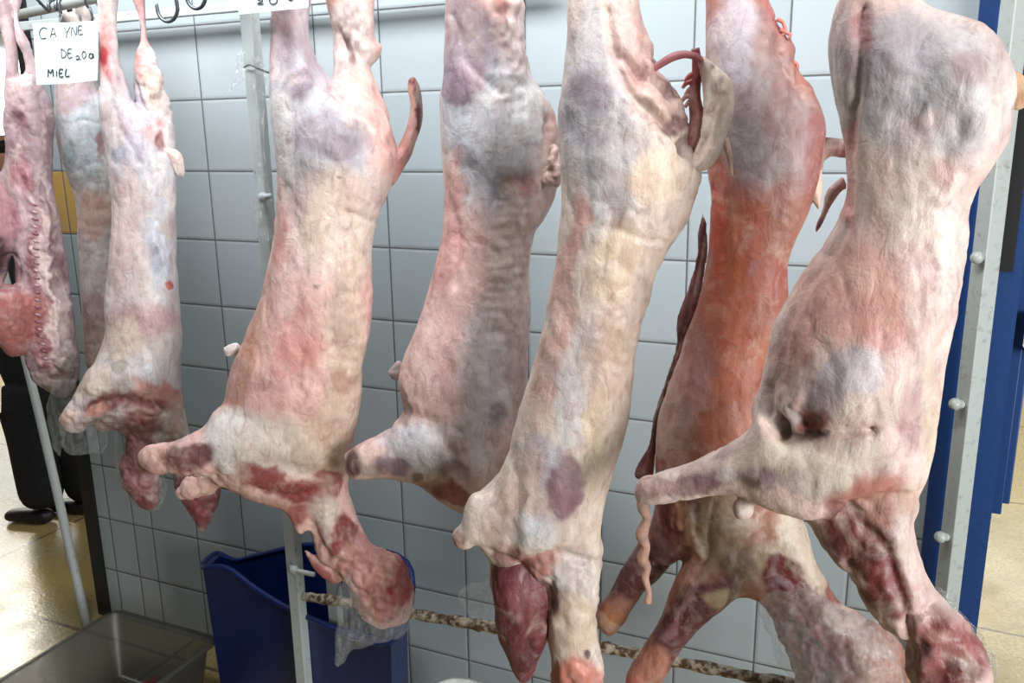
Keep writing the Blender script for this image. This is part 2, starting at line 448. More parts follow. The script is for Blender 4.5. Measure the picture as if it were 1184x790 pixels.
# tissue colours
WHITE = (222, 216, 212); BLUISH = (176, 180, 188); PURP = (116, 92, 108); GREY = (112, 106, 114)
PINK = (222, 168, 156); SALM = (212, 142, 124); RED = (150, 58, 52); DRED = (92, 30, 34); CREAM = (224, 198, 176)
FAT = (226, 206, 170); ORG = (188, 92, 62); BRN = (160, 120, 98); YEL = (206, 178, 130); DARK = (52, 22, 24); MAR = (104, 52, 58)

# ------------------------------------------------------------------ the setting
XL, XR, HT = -.655, 1.945, 2.75
def plain(name, lo, hi, mat, kind=True):
    o = bm_obj(name, bx((lo, hi)), mat)
    if kind: struct(o)
    return o
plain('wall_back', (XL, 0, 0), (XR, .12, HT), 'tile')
plain('floor', (-7, -3.2, -.1), (7, 5.2, 0), 'floor')
plain('ceiling', (-7, -3.2, HT), (7, 5.2, HT+.1), 'dull')
plain('wall_far', (-7, 5.0, 0), (7, 5.15, HT), 'plaster')
plain('wall_left', (-6.6, -3.2, 0), (-6.5, 5.0, HT), 'plaster')
plain('trim_1', (XL-.055, -.012, 0), (XL, .13, HT), 'black')            # dark edge post at the left end of the tiles
plain('trim_2', (XR, -.02, 0), (XR+.125, .14, HT), 'blue')              # blue door jamb
plain('trim_3', (XR+.082, -.026, 1.40), (XR+.108, -.014, 1.84), 'slot') # slot in the jamb
plain('trim_4', (-1.6, -.62, 0), (XL-.055, -.56, .012), 'black')      # joint at the doorway step

def window(name, lo, hi, axis):
    t = NT('daylit_pane_'+name); t.set(Base_Color=(.8, .85, .9), Emission_Color=(.92, .97, 1.), Emission_Strength=2.2)
    o = struct(bm_obj(name, bx((lo, hi)), t.m)); return o
window('window_1', (-6.5, 2.4, 1.1), (-6.47, 4.95, 2.6), 0)
window('window_2', (1.9, 4.96, 1.3), (5.5, 4.99, 2.6), 1)
# blue shutter beside the jamb
sh = empty('metal_shutter', (2.16, .06, .90), 'blue metal shutter panel hinged beside the grey post at the right edge', 'shutter')
zt_, zu_, xr_ = at_y(1172, 402, .05)[2], at_y(1172, 236, .05)[2], at_y(1173, 540, .05)[0]
bm_obj('panel', bx(((2.075, .05, .88), (xr_, .085, zt_))), 'blue', sh, bevel=.003)
bm_obj('panel', bx(((2.075, .05, zu_), (2.5, .085, HT-.01))), 'blue', sh, bevel=.003)
bm_obj('frame', bx(((2.07, .035, .86), (2.095, .10, HT-.01))), 'blue', sh, bevel=.002)
bm_obj('hinge', bx(((2.095, .0, zt_), (2.19, .05, zt_+.008)), ((2.095, .0, zt_+.075), (2.19, .05, zt_+.083)), ((2.10, .0, zt_), (2.115, .05, zt_+.083))), 'steel', sh)

# worn grey rack post by the jamb with three hook nubs
gp = empty('rack_post', (1.985, -.07, 0), 'worn grey steel post with welded hook nubs in front of the blue jamb', 'post')
px0 = at_y(1140, 300, -.07)[0]
bm = bmesh.new(); vs = box(bm, (-.018, -.018, 0), (.018, .018, HT))
bmesh.ops.rotate(bm, verts=bm.verts, cent=(0, 0, 0), matrix=Matrix.Rotation(math.radians(38), 3, 'Z'))
bmesh.ops.translate(bm, verts=bm.verts, vec=(px0, -.07, 0))
bm_obj('upright', bm, 'grey', gp, bevel=.002)
for yy, xx in ((297, 1129), (465, 1104), (618, 1087)):
    p = at_y(xx, yy, -.085)
    bm = tb([(px0-.015, -.085, p[2]-.004), (p[0]+.006, -.092, p[2]), (p[0], -.10, p[2]+.004)], [.009, .008, .009], smooth_n=4)
    bmesh.ops.create_uvsphere(bm, u_segments=12, v_segments=8, radius=.0125, matrix=Matrix.Translation((p[0], -.098, p[2])))
    bm_obj('hook_nub', bm, 'grey', gp, smooth=True)

# rack against the tiles: two uprights, top rail, flaking low bar
rk = empty('hanging_rack', (.42, -.385, 0), 'white rack of two thin uprights against the tiles behind the carcass with the upturned tail', 'rack')
def xat(x, y, Y): return at_y(x, y, Y)[0]
YR = -.365
xa, xb = (xat(291, 100, YR)+xat(350, 720, YR))/2, (xat(323, 60, YR)+xat(384, 720, YR))/2
w1 = bm_obj('upright', bx(((xa-.016, YR-.015, 0), (xa+.016, YR+.015, HT))), 'white_metal', rk, bevel=.003)
w2 = bm_obj('upright', bx(((xb-.019, YR+.03, 0), (xb+.012, YR+.055, HT))), 'white_metal', rk, bevel=.003)
for (x, y) in ((304, 228), (354, 662)):
    p = at_y(x+9, y, YR-.02)
    bm = tb([(xa, YR-.015, p[2]), (xa+.02, YR-.03, p[2]), (p[0]+.012, YR-.035, p[2]+.004)], .006)
    bmesh.ops.create_uvsphere(bm, u_segments=10, v_segments=8, radius=.012, matrix=Matrix.Translation((xa+.022, YR-.03, p[2])))
    bm_obj('hook_nub', bm, 'white_metal', rk, smooth=True)
zr = at_y(150, 16, -.07)[2]
wr = empty('flat_rail', (.1, -.07, zr), 'flat pale rail fixed along the tiles behind the empty hooks', 'rail')
bm_obj('bar', bx(((XL+.03, -.08, zr-.020), (1.1, -.06, zr+.006))), 'white_metal', wr, bevel=.003)
for X in (XL+.1, .35, 1.0): bm_obj('bracket', bx(((X-.01, -.062, zr-.012), (X+.01, .0, zr-.002))), 'white_metal', wr, bevel=.002)
bl, br = at_y(352, 690, YR-.02), at_y(890, 786, YR-.02)
def barpt(x, y, w=0):
    return at_y(x, y, YR+.005)
bpts = [barpt(352, 690), barpt(420, 700), barpt(500, 714), barpt(600, 731), barpt(720, 753), barpt(830, 775), barpt(1000, 808)]
bm = bmesh.new(); q = catmull(bpts, 14); tube(bm, q, [.0125+random.uniform(-.0022, .0022) for _ in q], seg=12, jit=.10)
bm_obj('low_bar', bm, 'rust', rk)

# wire tied round the upright
c = at_y(296, 76, YR-.02)
bm = tb([at_y(282, 78, YR-.02), at_y(289, 75, YR-.025), at_y(300, 80, YR-.02), at_y(316, 86, YR+.02)], .0022, smooth_n=5)
bm_obj('tie_wire', bm, 'hook', rk, smooth=True)
kp = [(281, 76), (270, 86), (262, 100), (258, 112), (266, 108), (278, 92), (290, 86), (300, 88), (300, 76), (290, 72)]

# plastic bag tied at the rack
def film(name, pts, Y, label, k=.5, seed=3, parent=None, tilt=None, g=.0035):
    x0, y0 = pts[0]; fr = Frame(sum(p[0] for p in pts)/len(pts), sum(p[1] for p in pts)/len(pts), Y)
    ly = dict(p=pts, k=k)
    if tilt: ly['tilt'] = tilt
    o = body(name, fr, [ly], WHITE, None, seed=seed, lump=.007, g=g, mat='film', loc=fr.O)
    if label: tag(o, label, 'plastic bag')
    return o
film('plastic_bag', [(278, 60), (270, 85), (258, 110), (272, 104), (286, 96), (293, 150), (300, 260), (309, 262), (312, 180), (310, 100), (306, 70)], YR-.035, 'thin clear plastic strip tied round the rack upright', k=.35)

# leaning pale pipe at the left doorway
pb, pt_ = at_z(101, 726, 0), at_y(30, 425, .16)
d = (pt_-pb); pt2 = pb+d*1.5
o = bm_obj('pipe', tb([pb, (pb+pt2)/2+np.array([.012, 0, 0]), pt2], .0155, smooth_n=8), 'white_metal', smooth=True)
tag(o, 'pale thin pipe leaning in the left doorway beside the person', 'pipe')

# overhead carcass rail with meat hooks
RZ = 2.02
def rail_y(X): return -.375-.25*X
o = bm_obj('hanging_rail', tb([(-.5, rail_y(-.5)+.05, RZ), (2.2, rail_y(2.2)+.05, RZ)], .0125, seg=16), 'white_metal', smooth=True)
tag(o, 'white round rail that the carcasses hang from, seen at the top left', 'rail')
# stems that carry the rail from the ceiling
for X in (-.42, .95, 2.1):
    s = bm_obj('rail_hanger', tb([(X, rail_y(X)+.05, RZ+.008), (X, rail_y(X)+.05, HT+.01)], .008), 'white_metal', smooth=True)
    tag(s, 'thin white ceiling stem carrying the carcass rail', 'rail hanger', 'ceiling stems of the rail')

def hook_at(x, y, fr_Y, label, rad=.0035, sz=1., group=None):
    """S hook: upper bend over the rail, lower bend whose bottom shows at pixel x, y"""
    b = at_y(x, y, fr_Y); r = .026*sz
    X = b[0]; Y = rail_y(X)+.05
    pts = [(X-r, b[1], b[2]+r*1.35)]
    for k in range(0, 9):
        a = math.pi+k*math.pi/8; pts.append((X+r*math.cos(a), b[1], b[2]+r+r*math.sin(a)))
    pts += [(X+r*.8, b[1], b[2]+r*1.9), (X, (b[1]+Y)/2, (b[2]+r+RZ)/2), (X, Y-.017, RZ-.012), (X, Y-.016, RZ+.006), (X, Y, RZ+.0165), (X, Y+.016, RZ+.006), (X, Y+.018, RZ-.014)]
    o = bm_obj('meat_hook', tb(pts, [rad*.6]+[rad]*(len(pts)-1), seg=8, smooth_n=3), 'hook', smooth=True)
    return tag(o, label, 'meat hook', group)
hook_at(195, 25, -.40, 'empty steel hook with the widest bend, right of the red-shanked carcass', rad=.0042, sz=1.15)
hook_at(228, 10, -.43, 'smaller empty steel hook left of the top sign, only its lower bend in view', rad=.0042)
hook_at(66, 40, -.32, 'thin steel hook holding up the handwritten price card', rad=.003, sz=.8)
hook_at(101, 30, -.34, 'thin steel hook just above the right half of the price card', rad=.003, sz=.8)

# ------------------------------------------------------------------ signs
def strokes(bm, fr_pts, lines, rad, off):
    for ln in lines:
        P = [fr_pts(x, y)+off for x, y in ln]
        tube(bm, P if len(P) < 3 else catmull(P, 4), rad, seg=5, flat=1.)
def card(pts, Y, label, name='price_card'):
    P = [at_y(x, y, Y) for x, y in pts]; n = np.cross(P[1]-P[0], P[2]-P[1]); n /= np.linalg.norm(n)
    if n[1] > 0: n = -n
    bm = bmesh.new(); f = [bm.verts.new(Vector(p)) for p in P]; b = [bm.verts.new(Vector(p-n*.0012)) for p in P]
    bm.faces.new(f); bm.faces.new(b[::-1]); N_ = len(P)
    for i in range(N_): bm.faces.new((f[i], b[i], b[(i+1) % N_], f[(i+1) % N_]))
    o = bm_obj(name, bm, 'card'); tag(o, label, 'sign'); return o, n
YS = -.475
c1, n1 = card([(38, 27), (77, 26), (113, 24), (113, 60), (112, 93), (80, 96.5), (42, 98.5), (40, 60)], YS, 'white card handwritten CAYNE DE 20a MIEL hanging between the left carcasses')
def LP(Y): return lambda x, y: at_y(x, y, Y)
S = 1/5.264
def sc(l): return [[(x*S, y*S) for x, y in a] for a in l]
cay = sc([[(290, 175), (262, 168), (242, 195), (250, 232), (282, 230)], [(308, 228), (324, 168), (342, 226)], [(313, 208), (338, 206)],
          [(392, 165), (408, 195), (428, 160)], [(408, 195), (405, 232)],
          [(436, 218), (440, 165), (464, 214), (468, 160)], [(500, 158), (480, 160), (480, 208), (504, 206)], [(480, 184), (498, 182)]])
de = sc([[(374, 296), (376, 350)], [(372, 296), (402, 318), (398, 346), (376, 352)], [(436, 298), (416, 300), (416, 350), (440, 348)], [(416, 324), (434, 322)],
         [(462, 345), (476, 338), (484, 350), (472, 364), (466, 358), (494, 362)], [(508, 312), (500, 335), (510, 356), (524, 340), (520, 316), (508, 312)]])
mi = sc([[(294, 468), (296, 424), (308, 446), (322, 422), (326, 466)], [(346, 432), (346, 466)], [(384, 422), (364, 424), (364, 466), (386, 464)], [(364, 445), (380, 444)], [(406, 418), (400, 462), (424, 462)]])
a20 = sc([[(566, 330), (548, 326), (544, 350), (562, 352), (568, 328), (572, 354)]])
for wd in (cay[:3], cay[3:], de[:3], de[3:]):
    bm = bmesh.new(); strokes(bm, LP(YS), wd, .0011, n1*.0004); bm_obj('lettering', bm, 'ink', c1)
bm = bmesh.new(); strokes(bm, LP(YS), a20, .0013, n1*.0004); bm_obj('lettering', bm, 'ink_dark', c1)
bm = bmesh.new(); strokes(bm, LP(YS), mi, .0015, n1*.0004); o = bm_obj('lettering', bm, 'ink_dark', c1); o['label'] = 'darker handwritten word MIEL'
YS2 = -.60
c2, n2 = card([(272, -38), (315, -42), (356, -46), (357, -20), (356, 9), (312, 13), (276, 17), (273, -10)], YS2, 'white card at the top edge beside the upturned-tail carcass, reading 20')
S2 = 1/4.554
def sc2(l): return [[(140+x*S2, y*S2) for x, y in a] for a in l]
tw = sc2([[(722, 4), (738, -4), (746, 6), (724, 18), (722, 22), (750, 20)], [(790, -10), (782, 6), (796, 22), (820, 14), (822, -8), (806, -18)], [(880, -8), (890, 2), (905, 0)]])
for wd in (tw[:2], tw[2:]):
    bm = bmesh.new(); strokes(bm, LP(YS2), wd, .0012, n2*.0004); bm_obj('lettering', bm, 'ink_dark', c2)

# ------------------------------------------------------------------ carcasses
def carcass(x, y, Y, label):
    fr = Frame(x, y, Y)
    e = empty('goat_carcass', fr.O, label, 'carcass', 'goat carcasses on the rail')
    return fr, e
def limb_hook(x, Y, label, y=-18):
    o = hook_at(x, y, Y, label, rad=.004, sz=.7); return o
def chain(name, fr, pts, rads, parent, col, w=0., seed=2, nub=None, mat='flesh', lab=None):
    """a strip or cord of tissue: px points with px radii"""
    P = [fr.pt(p[0], p[1], w+(p[2] if len(p) > 2 else 0)) for p in pts]
    sc_ = [F_PX/((q-CAM)@FW) for q in P]
    bm = bmesh.new(); tube(bm, P, [r/s for r, s in zip(rads, sc_)], seg=10, smooth_n=5)
    o = bm_obj(name, bm, mat, parent, smooth=True)
    me = o.data; n = len(me.vertices); ca = me.color_attributes.new('tissue', 'FLOAT_COLOR', 'POINT')
    nz = Noise(seed); v = np.zeros(n*3); me.vertices.foreach_get('co', v); v = v.reshape(-1, 3)
    C = np.array(lin(col))*(1+.22*nz.fbm(v+3, 60, 3)[:, None]); C = np.concatenate([np.clip(C, 0.003, .95), np.ones((n, 1))], 1)
    ca.data.foreach_set('color', C.ravel())
    if lab: o['label'] = lab
    return o

# ---- D: big pale carcass, upturned tail
fr, R = carcass(370, 300, -.53, 'large pale carcass with an upturned red tail and its neck in a clear bag')
body('body', fr, [
    dict(p=[(322, -60), (315, 0), (314, 50), (312, 100), (316, 145), (318, 190), (318, 230), (314, 275), (306, 320), (294, 360), (278, 400), (262, 440), (254, 475), (244, 495), (232, 510), (228, 530), (240, 550), (265, 565), (300, 580), (330, 588), (358, 590), (385, 572), (402, 545), (408, 505), (417, 465), (422, 420), (430, 380), (431, 330), (432, 285), (440, 250), (452, 215), (461, 188), (456, 160), (448, 140), (432, 118), (412, 104), (392, 98), (376, 84), (364, 60), (359, 20), (362, -60)], k=.72),
    dict(p=[(366, -60), (376, 0), (383, 35), (386, 70), (384, 100), (400, 130), (430, 150), (450, 140), (440, 112), (432, 90), (428, 78), (438, 66), (442, 52), (434, 46), (433, 20), (430, -60)], k=.8, w=-.035),
    dict(p=[(160, 528), (172, 518), (200, 512), (228, 498), (250, 490), (275, 505), (280, 535), (258, 552), (230, 548), (205, 547), (180, 546), (166, 538)], k=.95, w=.02),
    dict(p=[(250, 470), (290, 470), (345, 490), (360, 530), (330, 570), (280, 566), (240, 545), (236, 505)], k=.8, w=.02),
    dict(p=[(330, 560), (398, 545), (404, 575), (420, 610), (442, 634), (466, 650), (477, 668), (479, 695), (472, 718), (450, 726), (428, 722), (412, 700), (398, 672), (380, 654), (366, 640), (356, 610), (340, 590)], k=.85),
    dict(p=[(322, 574), (345, 575), (360, 600), (354, 616), (344, 618), (334, 600)], k=.8, w=.02),
    dict(p=[(352, 636), (376, 650), (398, 664), (388, 676), (366, 660)], k=.7, w=.0),
    dict(p=[(202, 568), (214, 556), (236, 546), (262, 545), (262, 556), (246, 570), (220, 577), (206, 577)], k=.8, w=-.05),
], PINK, R, cols=[
    (365, 190, 62, 125, -14, BLUISH, .92, .6), (345, 50, 34, 60, 0, (166, 158, 168), .85), (332, 60, 7, 40, 0, (136, 118, 132), .6), (345, 100, 18, 20, 0, PURP, .8), (375, 160, 42, 18, 40, PURP, .55), (400, 150, 40, 14, 38, PURP, .45), (362, 210, 30, 14, 20, GREY, .4),
    (330, 170, 16, 60, 5, WHITE, .7), (345, 290, 34, 90, 6, (226, 188, 178), .6), (390, 260, 40, 60, 0, CREAM, .9), (320, 250, 10, 60, 0, SALM, .5),
    (280, 420, 16, 70, 16, (196, 136, 104), .7), (345, 400, 26, 40, 20, (206, 110, 100), .5), (400, 400, 24, 110, 5, (212, 186, 160), .8), (398, 370, 14, 40, 0, (180, 150, 130), .6), (396, 440, 14, 14, 0, (160, 96, 82), .5),
    (270, 512, 44, 36, 20, (222, 214, 208), .95), (320, 520, 46, 34, 0, (214, 200, 186), .85), (290, 545, 12, 10, 0, PURP, .5), (370, 520, 34, 40, 0, (206, 180, 152), .7),
    (318, 562, 44, 15, 20, (140, 44, 38), .95, .4), (366, 564, 26, 16, -10, (146, 50, 42), .9, .4), (372, 590, 18, 20, 0, (210, 194, 178), .8), (400, 622, 18, 30, -25, (140, 44, 40), .95, .4), (372, 608, 4, 24, -30, (226, 212, 204), .7), (420, 655, 16, 30, -40, (216, 176, 158), .7), (445, 690, 22, 26, 0, (150, 84, 76), .7), (345, 600, 12, 16, 0, (160, 60, 56), .8),
    (435, 660, 40, 34, 30, (202, 128, 112), .85), (462, 672, 16, 28, 0, (158, 34, 34), .92, .5), (430, 700, 20, 20, 0, (170, 96, 86), .7), (375, 655, 22, 10, 40, (150, 44, 44), .8),
    (180, 532, 22, 12, 0, (190, 146, 122), .8), (214, 526, 32, 16, -12, (108, 54, 54), .95, .5), (255, 560, 40, 14, -10, (214, 170, 150), .8),
    (405, 40, 26, 60, 0, (220, 206, 200), .8), (402, 58, 7, 22, -20, (140, 100, 96), .85), (455, 160, 6, 20, 0, (180, 120, 108), .7), (392, 206, 2.6, 2.6, 0, (60, 30, 26), 1., .3), (367, 332, 3, 3, 0, (120, 90, 84), .9, .3), (405, 218, 18, 14, 20, (206, 170, 158), .6)],
    bumps=[('g', 350, 100, 24, 26, 0, .006), ('g', 372, 175, 60, 34, 40, .012), ('g', 395, 55, 12, 26, -20, -.02), ('line', [(385, 105), (410, 128), (440, 150), (450, 172)], 5, -.008), ('line', [(332, 215), (352, 300), (340, 380)], 8, -.004),
           ('ribs', 408, 360, 26, 130, 4, 6, 15, .0025), ('ribs', 350, 420, 60, 70, 0, 70, 22, .0022), ('g', 275, 515, 36, 26, 20, .012), ('g', 345, 545, 50, 12, 12, -.012), ('g', 365, 340, 40, 80, 8, .006),
           ('line', [(432, 252), (415, 250), (400, 246)], 3, -.004), ('g', 398, 622, 14, 26, -30, -.008), ('line', [(348, 440), (346, 460), (340, 478)], 3, -.003), ('line', [(356, 604), (380, 640), (420, 668)], 5, -.007), ('g', 455, 655, 14, 12, 0, .008), ('g', 440, 690, 16, 12, 0, -.009), ('g', 420, 640, 8, 16, -40, .006), ('line', [(300, 572), (340, 575), (385, 562)], 4, -.006), ('ribs', 435, 680, 36, 34, 0, 40, 15, .006), ('rough', 232, 560, 40, 24, 0, 0.006, 44), ('rough', 180, 530, 30, 20, 0, 0.003, 44), ('rough', 435, 670, 60, 60, 0, 0.008, 34), ('rough', 405, 50, 26, 60, 0, 0.006, 40), ('rough', 380, 610, 40, 40, 0, 0.004, 40), ('rough', 412, 400, 30, 140, 0, 0.0022, 40)], seed=11)
body('tail', fr, [dict(p=[(448, 150), (456, 172), (466, 158), (472, 140), (474, 118), (471, 100), (473, 91), (479, 89), (484, 96), (488, 116), (488, 142), (482, 162), (476, 180), (464, 200), (452, 215), (442, 190)], k=1., w=.002)], (206, 132, 118), R,
     cols=[(486, 130, 7, 40, 3, (96, 36, 40), .9, .3), (477, 93, 6, 7, 0, (130, 40, 48), .9), (475, 140, 5, 34, 0, (220, 170, 160), .6)], seed=5, g=.003, lump=.0012)
body('skin_flap', fr, [dict(p=[(257, 404), (262, 399), (274, 396), (280, 405), (270, 412), (261, 413)], k=.5, w=-.01)], (224, 214, 204), R, seed=8, g=.0025, lump=.0008)
limb_hook(336, -.53, 'meat hook above the frame holding the left shank of the carcass with the upturned tail')
film('plastic_bag', [(396, 668), (412, 664), (420, 690), (440, 716), (476, 700), (480, 716), (462, 735), (438, 742), (412, 754), (394, 772), (384, 768), (382, 745), (388, 715), (390, 690)], -.545, 'clear plastic bag hanging off the neck of the big carcass beside the blue bin', k=.7, seed=21)

# ---- E: middle carcass with short foreleg to the left
fr, R = carcass(560, 280, -.49, 'pale carcass fourth from the right, its short foreleg pointing left and its lower end hidden')
body('body', fr, [
    dict(p=[(522, -60), (515, 0), (513, 45), (511, 90), (507, 115), (509, 160), (514, 200), (513, 250), (507, 295), (496, 335), (483, 372), (468, 410), (462, 440), (468, 474), (462, 492), (448, 504), (450, 530), (478, 552), (500, 572), (524, 586), (545, 592), (570, 580), (596, 556), (604, 500), (608, 440), (611, 400), (612, 350), (612, 305), (618, 272), (632, 246), (645, 215), (648, 180), (645, 150), (640, 125), (626, 102), (613, 78), (608, 40), (602, -60), (585, -66), (550, -66)], k=.72),
    dict(p=[(398, 528), (408, 520), (430, 508), (455, 496), (480, 500), (500, 530), (490, 556), (462, 554), (436, 552), (412, 553), (400, 545)], k=.9, w=.01),
    dict(p=[(455, 490), (500, 470), (560, 490), (560, 540), (520, 570), (480, 556), (450, 540)], k=.7, w=.02),
], (222, 178, 166), R, cols=[
    (560, 150, 56, 110, -10, BLUISH, .9, .6), (535, 50, 26, 60, 0, (158, 134, 146), .85), (530, 100, 18, 22, 0, PURP, .8), (548, 82, 12, 18, -20, (176, 140, 152), .7), (540, 185, 18, 14, 40, GREY, .8), (585, 130, 36, 46, 0, WHITE, .8), (560, 150, 34, 30, 0, (190, 190, 196), .6),
    (604, 40, 20, 50, 0, (206, 186, 182), .8), (578, 8, 10, 12, 0, (190, 110, 104), .7), (606, 215, 22, 14, -10, (158, 92, 80), .8), (585, 222, 14, 12, 0, (120, 116, 118), .6), (640, 150, 8, 24, 0, (170, 110, 100), .7),
    (520, 270, 18, 90, 6, (216, 150, 142), .85), (545, 300, 12, 70, 8, (224, 176, 168), .6), (590, 320, 22, 110, 5, (206, 180, 162), .85), (520, 400, 46, 60, 10, (224, 178, 172), .8), (560, 440, 26, 90, 5, (206, 196, 198), .85),
    (600, 420, 14, 70, 5, (176, 146, 138), .6), (575, 480, 10, 14, 0, PURP, .8), (490, 520, 40, 30, 15, (208, 208, 214), .95), (540, 510, 40, 34, 0, (214, 198, 196), .8), (458, 540, 22, 9, 10, (124, 104, 122), .85), (486, 552, 7, 6, 0, PURP, .8), (530, 520, 12, 10, 0, (190, 130, 120), .5), (530, 546, 26, 10, 0, (120, 110, 126), .6),
    (528, 576, 36, 12, 20, (160, 66, 62), .9), (409, 538, 14, 20, 0, (84, 50, 52), .95), (434, 545, 16, 8, 0, (120, 96, 104), .7), (464, 470, 5, 26, -8, (130, 90, 96), .8)],
    bumps=[('g', 532, 95, 18, 30, 0, .006), ('g', 575, 150, 40, 60, -20, .012), ('line', [(523, 20), (540, 70), (580, 110)], 4, -.004), ('g', 590, 20, 8, 30, -10, -.009), ('g', 632, 148, 6, 22, 0, -.016), ('ribs', 588, 330, 24, 120, 3, 4, 12, .0028),
           ('line', [(512, 210), (530, 260), (528, 330)], 6, -.004), ('ribs', 530, 420, 60, 60, 0, 64, 20, .0018), ('g', 490, 520, 36, 26, 15, .012), ('line', [(470, 480), (500, 486), (540, 560)], 8, -.004), ('g', 602, 210, 26, 12, -15, -.008), ('ribs', 600, 60, 16, 60, 0, 60, 14, .004), ('rough', 595, 50, 26, 80, 0, 0.006, 40), ('rough', 595, 330, 30, 140, 0, 0.003, 38)], seed=23)
body('skin_flap', fr, [dict(p=[(632, 170), (640, 166), (648, 178), (652, 205), (646, 214), (636, 214), (628, 220), (620, 213), (624, 196), (630, 186)], k=.7, w=.045)], (222, 182, 164), R, cols=[(636, 200, 8, 10, 0, (200, 150, 134), .6)], bumps=[('rough', 638, 192, 20, 30, 0, .008, 60)], seed=9, g=.003, lump=.003)
body('membrane_nub', fr, [dict(p=[(449, 430), (456, 422), (462, 418), (470, 428), (466, 438), (456, 440)], k=.7, w=-.02)], (188, 166, 164), R, seed=3, g=.0025)
limb_hook(545, -.49, 'meat hook above the frame holding the pale carcass fourth from the right', y=-22)

# ---- F: carcass with the pale hooked flap
fr, R = carcass(700, 300, -.66, 'long cream carcass whose pale hooked flap curls over its right hip')
body('body', fr, [
    dict(p=[(664, -60), (658, 0), (654, 45), (650, 85), (647, 120), (647, 160), (651, 205), (650, 245), (645, 290), (638, 335), (629, 378), (617, 418), (604, 458), (593, 500), (584, 532), (570, 555), (550, 574), (545, 600), (560, 640), (590, 662), (630, 672), (668, 668), (692, 640), (696, 610), (700, 575), (710, 540), (722, 500), (730, 452), (735, 405), (742, 372), (753, 342), (758, 318), (772, 292), (792, 262), (803, 232), (812, 204), (806, 180), (800, 150), (794, 128), (780, 106), (763, 80), (752, 46), (742, 12), (732, -60)], k=.72),
    dict(p=[(626, 640), (660, 620), (696, 630), (693, 670), (690, 710), (692, 745), (698, 775), (694, 810), (676, 822), (650, 818), (638, 800), (640, 770), (634, 735), (630, 690)], k=.9, w=.01),
    dict(p=[(522, 618), (534, 604), (538, 585), (550, 570), (580, 575), (590, 610), (575, 636), (552, 628), (544, 634), (530, 634)], k=.85, w=.025),
    dict(p=[(560, 600), (600, 590), (620, 640), (612, 690), (590, 700), (568, 684), (564, 650)], k=.7, w=-.02),
], (224, 202, 184), R, cols=[
    (690, 160, 44, 110, 0, (196, 194, 198), .85, .6), (682, 45, 20, 60, 0, (176, 170, 178), .7), (685, 105, 22, 26, 0, (138, 124, 138), .75), (680, 150, 30, 24, 0, (160, 156, 166), .7), (692, 192, 14, 15, 0, (146, 134, 144), .7), (720, 240, 20, 28, 0, (170, 166, 170), .7), (735, 165, 20, 28, 0, (176, 168, 172), .5),
    (750, 70, 34, 60, -25, (192, 146, 136), .85), (722, 22, 12, 34, -10, (224, 196, 188), .85), (760, 120, 40, 24, 35, (200, 166, 150), .8), (782, 100, 20, 10, 20, (120, 74, 70), .8), (788, 135, 20, 8, -20, (120, 60, 64), .85), (775, 150, 10, 9, 0, (110, 60, 66), .8), (800, 170, 10, 26, 0, (90, 40, 44), .8),
    (760, 205, 34, 30, 0, (228, 204, 176), .9), (664, 270, 12, 60, 4, (218, 150, 134), .7), (655, 340, 14, 60, 12, (224, 176, 160), .8), (690, 330, 22, 80, 10, (220, 200, 190), .7), (715, 300, 30, 50, 10, (224, 196, 160), .7),
    (640, 430, 20, 70, 16, (216, 168, 152), .8), (665, 450, 20, 80, 10, (208, 206, 208), .8), (700, 420, 22, 60, 6, (206, 176, 148), .7), (680, 420, 12, 40, 0, (176, 150, 142), .5),
    (625, 535, 22, 28, 0, (176, 168, 182), .85), (654, 560, 22, 38, 8, (140, 96, 110), .92, .3), (690, 520, 18, 60, 6, (214, 190, 156), .8), (600, 560, 18, 40, 20, (218, 186, 168), .8), (612, 612, 30, 26, 0, (206, 210, 216), .85), (585, 600, 20, 30, 0, (206, 170, 152), .7),
    (634, 655, 36, 16, -10, (186, 104, 96), .85), (600, 650, 20, 12, 30, (140, 56, 56), .8), (668, 670, 26, 40, 0, (206, 196, 192), .8), (650, 700, 14, 18, 20, (124, 58, 70), .75), (632, 690, 10, 20, 0, (120, 54, 64), .8), (672, 720, 20, 30, 0, (214, 184, 156), .8), (668, 785, 40, 30, 0, (214, 110, 82), .9), (680, 755, 4, 6, 0, (60, 20, 20), .9), (572, 660, 14, 30, 0, (150, 84, 80), .7), (533, 622, 12, 10, 0, (186, 126, 112), .7)],
    bumps=[('g', 684, 110, 28, 50, 0, .008), ('g', 690, 180, 40, 40, 0, .005), ('line', [(704, 10), (712, 70), (730, 110), (770, 150), (790, 170)], 5, -.009), ('line', [(715, 60), (740, 85), (775, 105)], 7, -.01), ('g', 795, 165, 9, 24, 15, -.025), ('g', 785, 135, 16, 7, 30, -.012), ('g', 752, 120, 26, 14, 40, .010),
           ('ribs', 722, 330, 30, 110, 8, 14, 16, .003), ('line', [(700, 262), (730, 272), (768, 276)], 4, -.004), ('ribs', 670, 420, 60, 80, 0, 66, 24, .0018), ('g', 652, 560, 20, 36, 8, .005), ('g', 612, 610, 30, 24, 0, .008), ('line', [(566, 640), (600, 655), (640, 640), (690, 650)], 6, -.010), ('g', 600, 665, 20, 10, 10, -.014),
           ('line', [(592, 520), (600, 570), (590, 640)], 8, -.005), ('g', 640, 690, 7, 18, 0, -.008), ('rough', 750, 100, 60, 70, 0, 0.006, 34), ('rough', 660, 680, 60, 50, 0, 0.006, 36), ('rough', 665, 785, 40, 30, 0, 0.005, 36), ('rough', 720, 330, 36, 140, 8, 0.0028, 38)], seed=37)
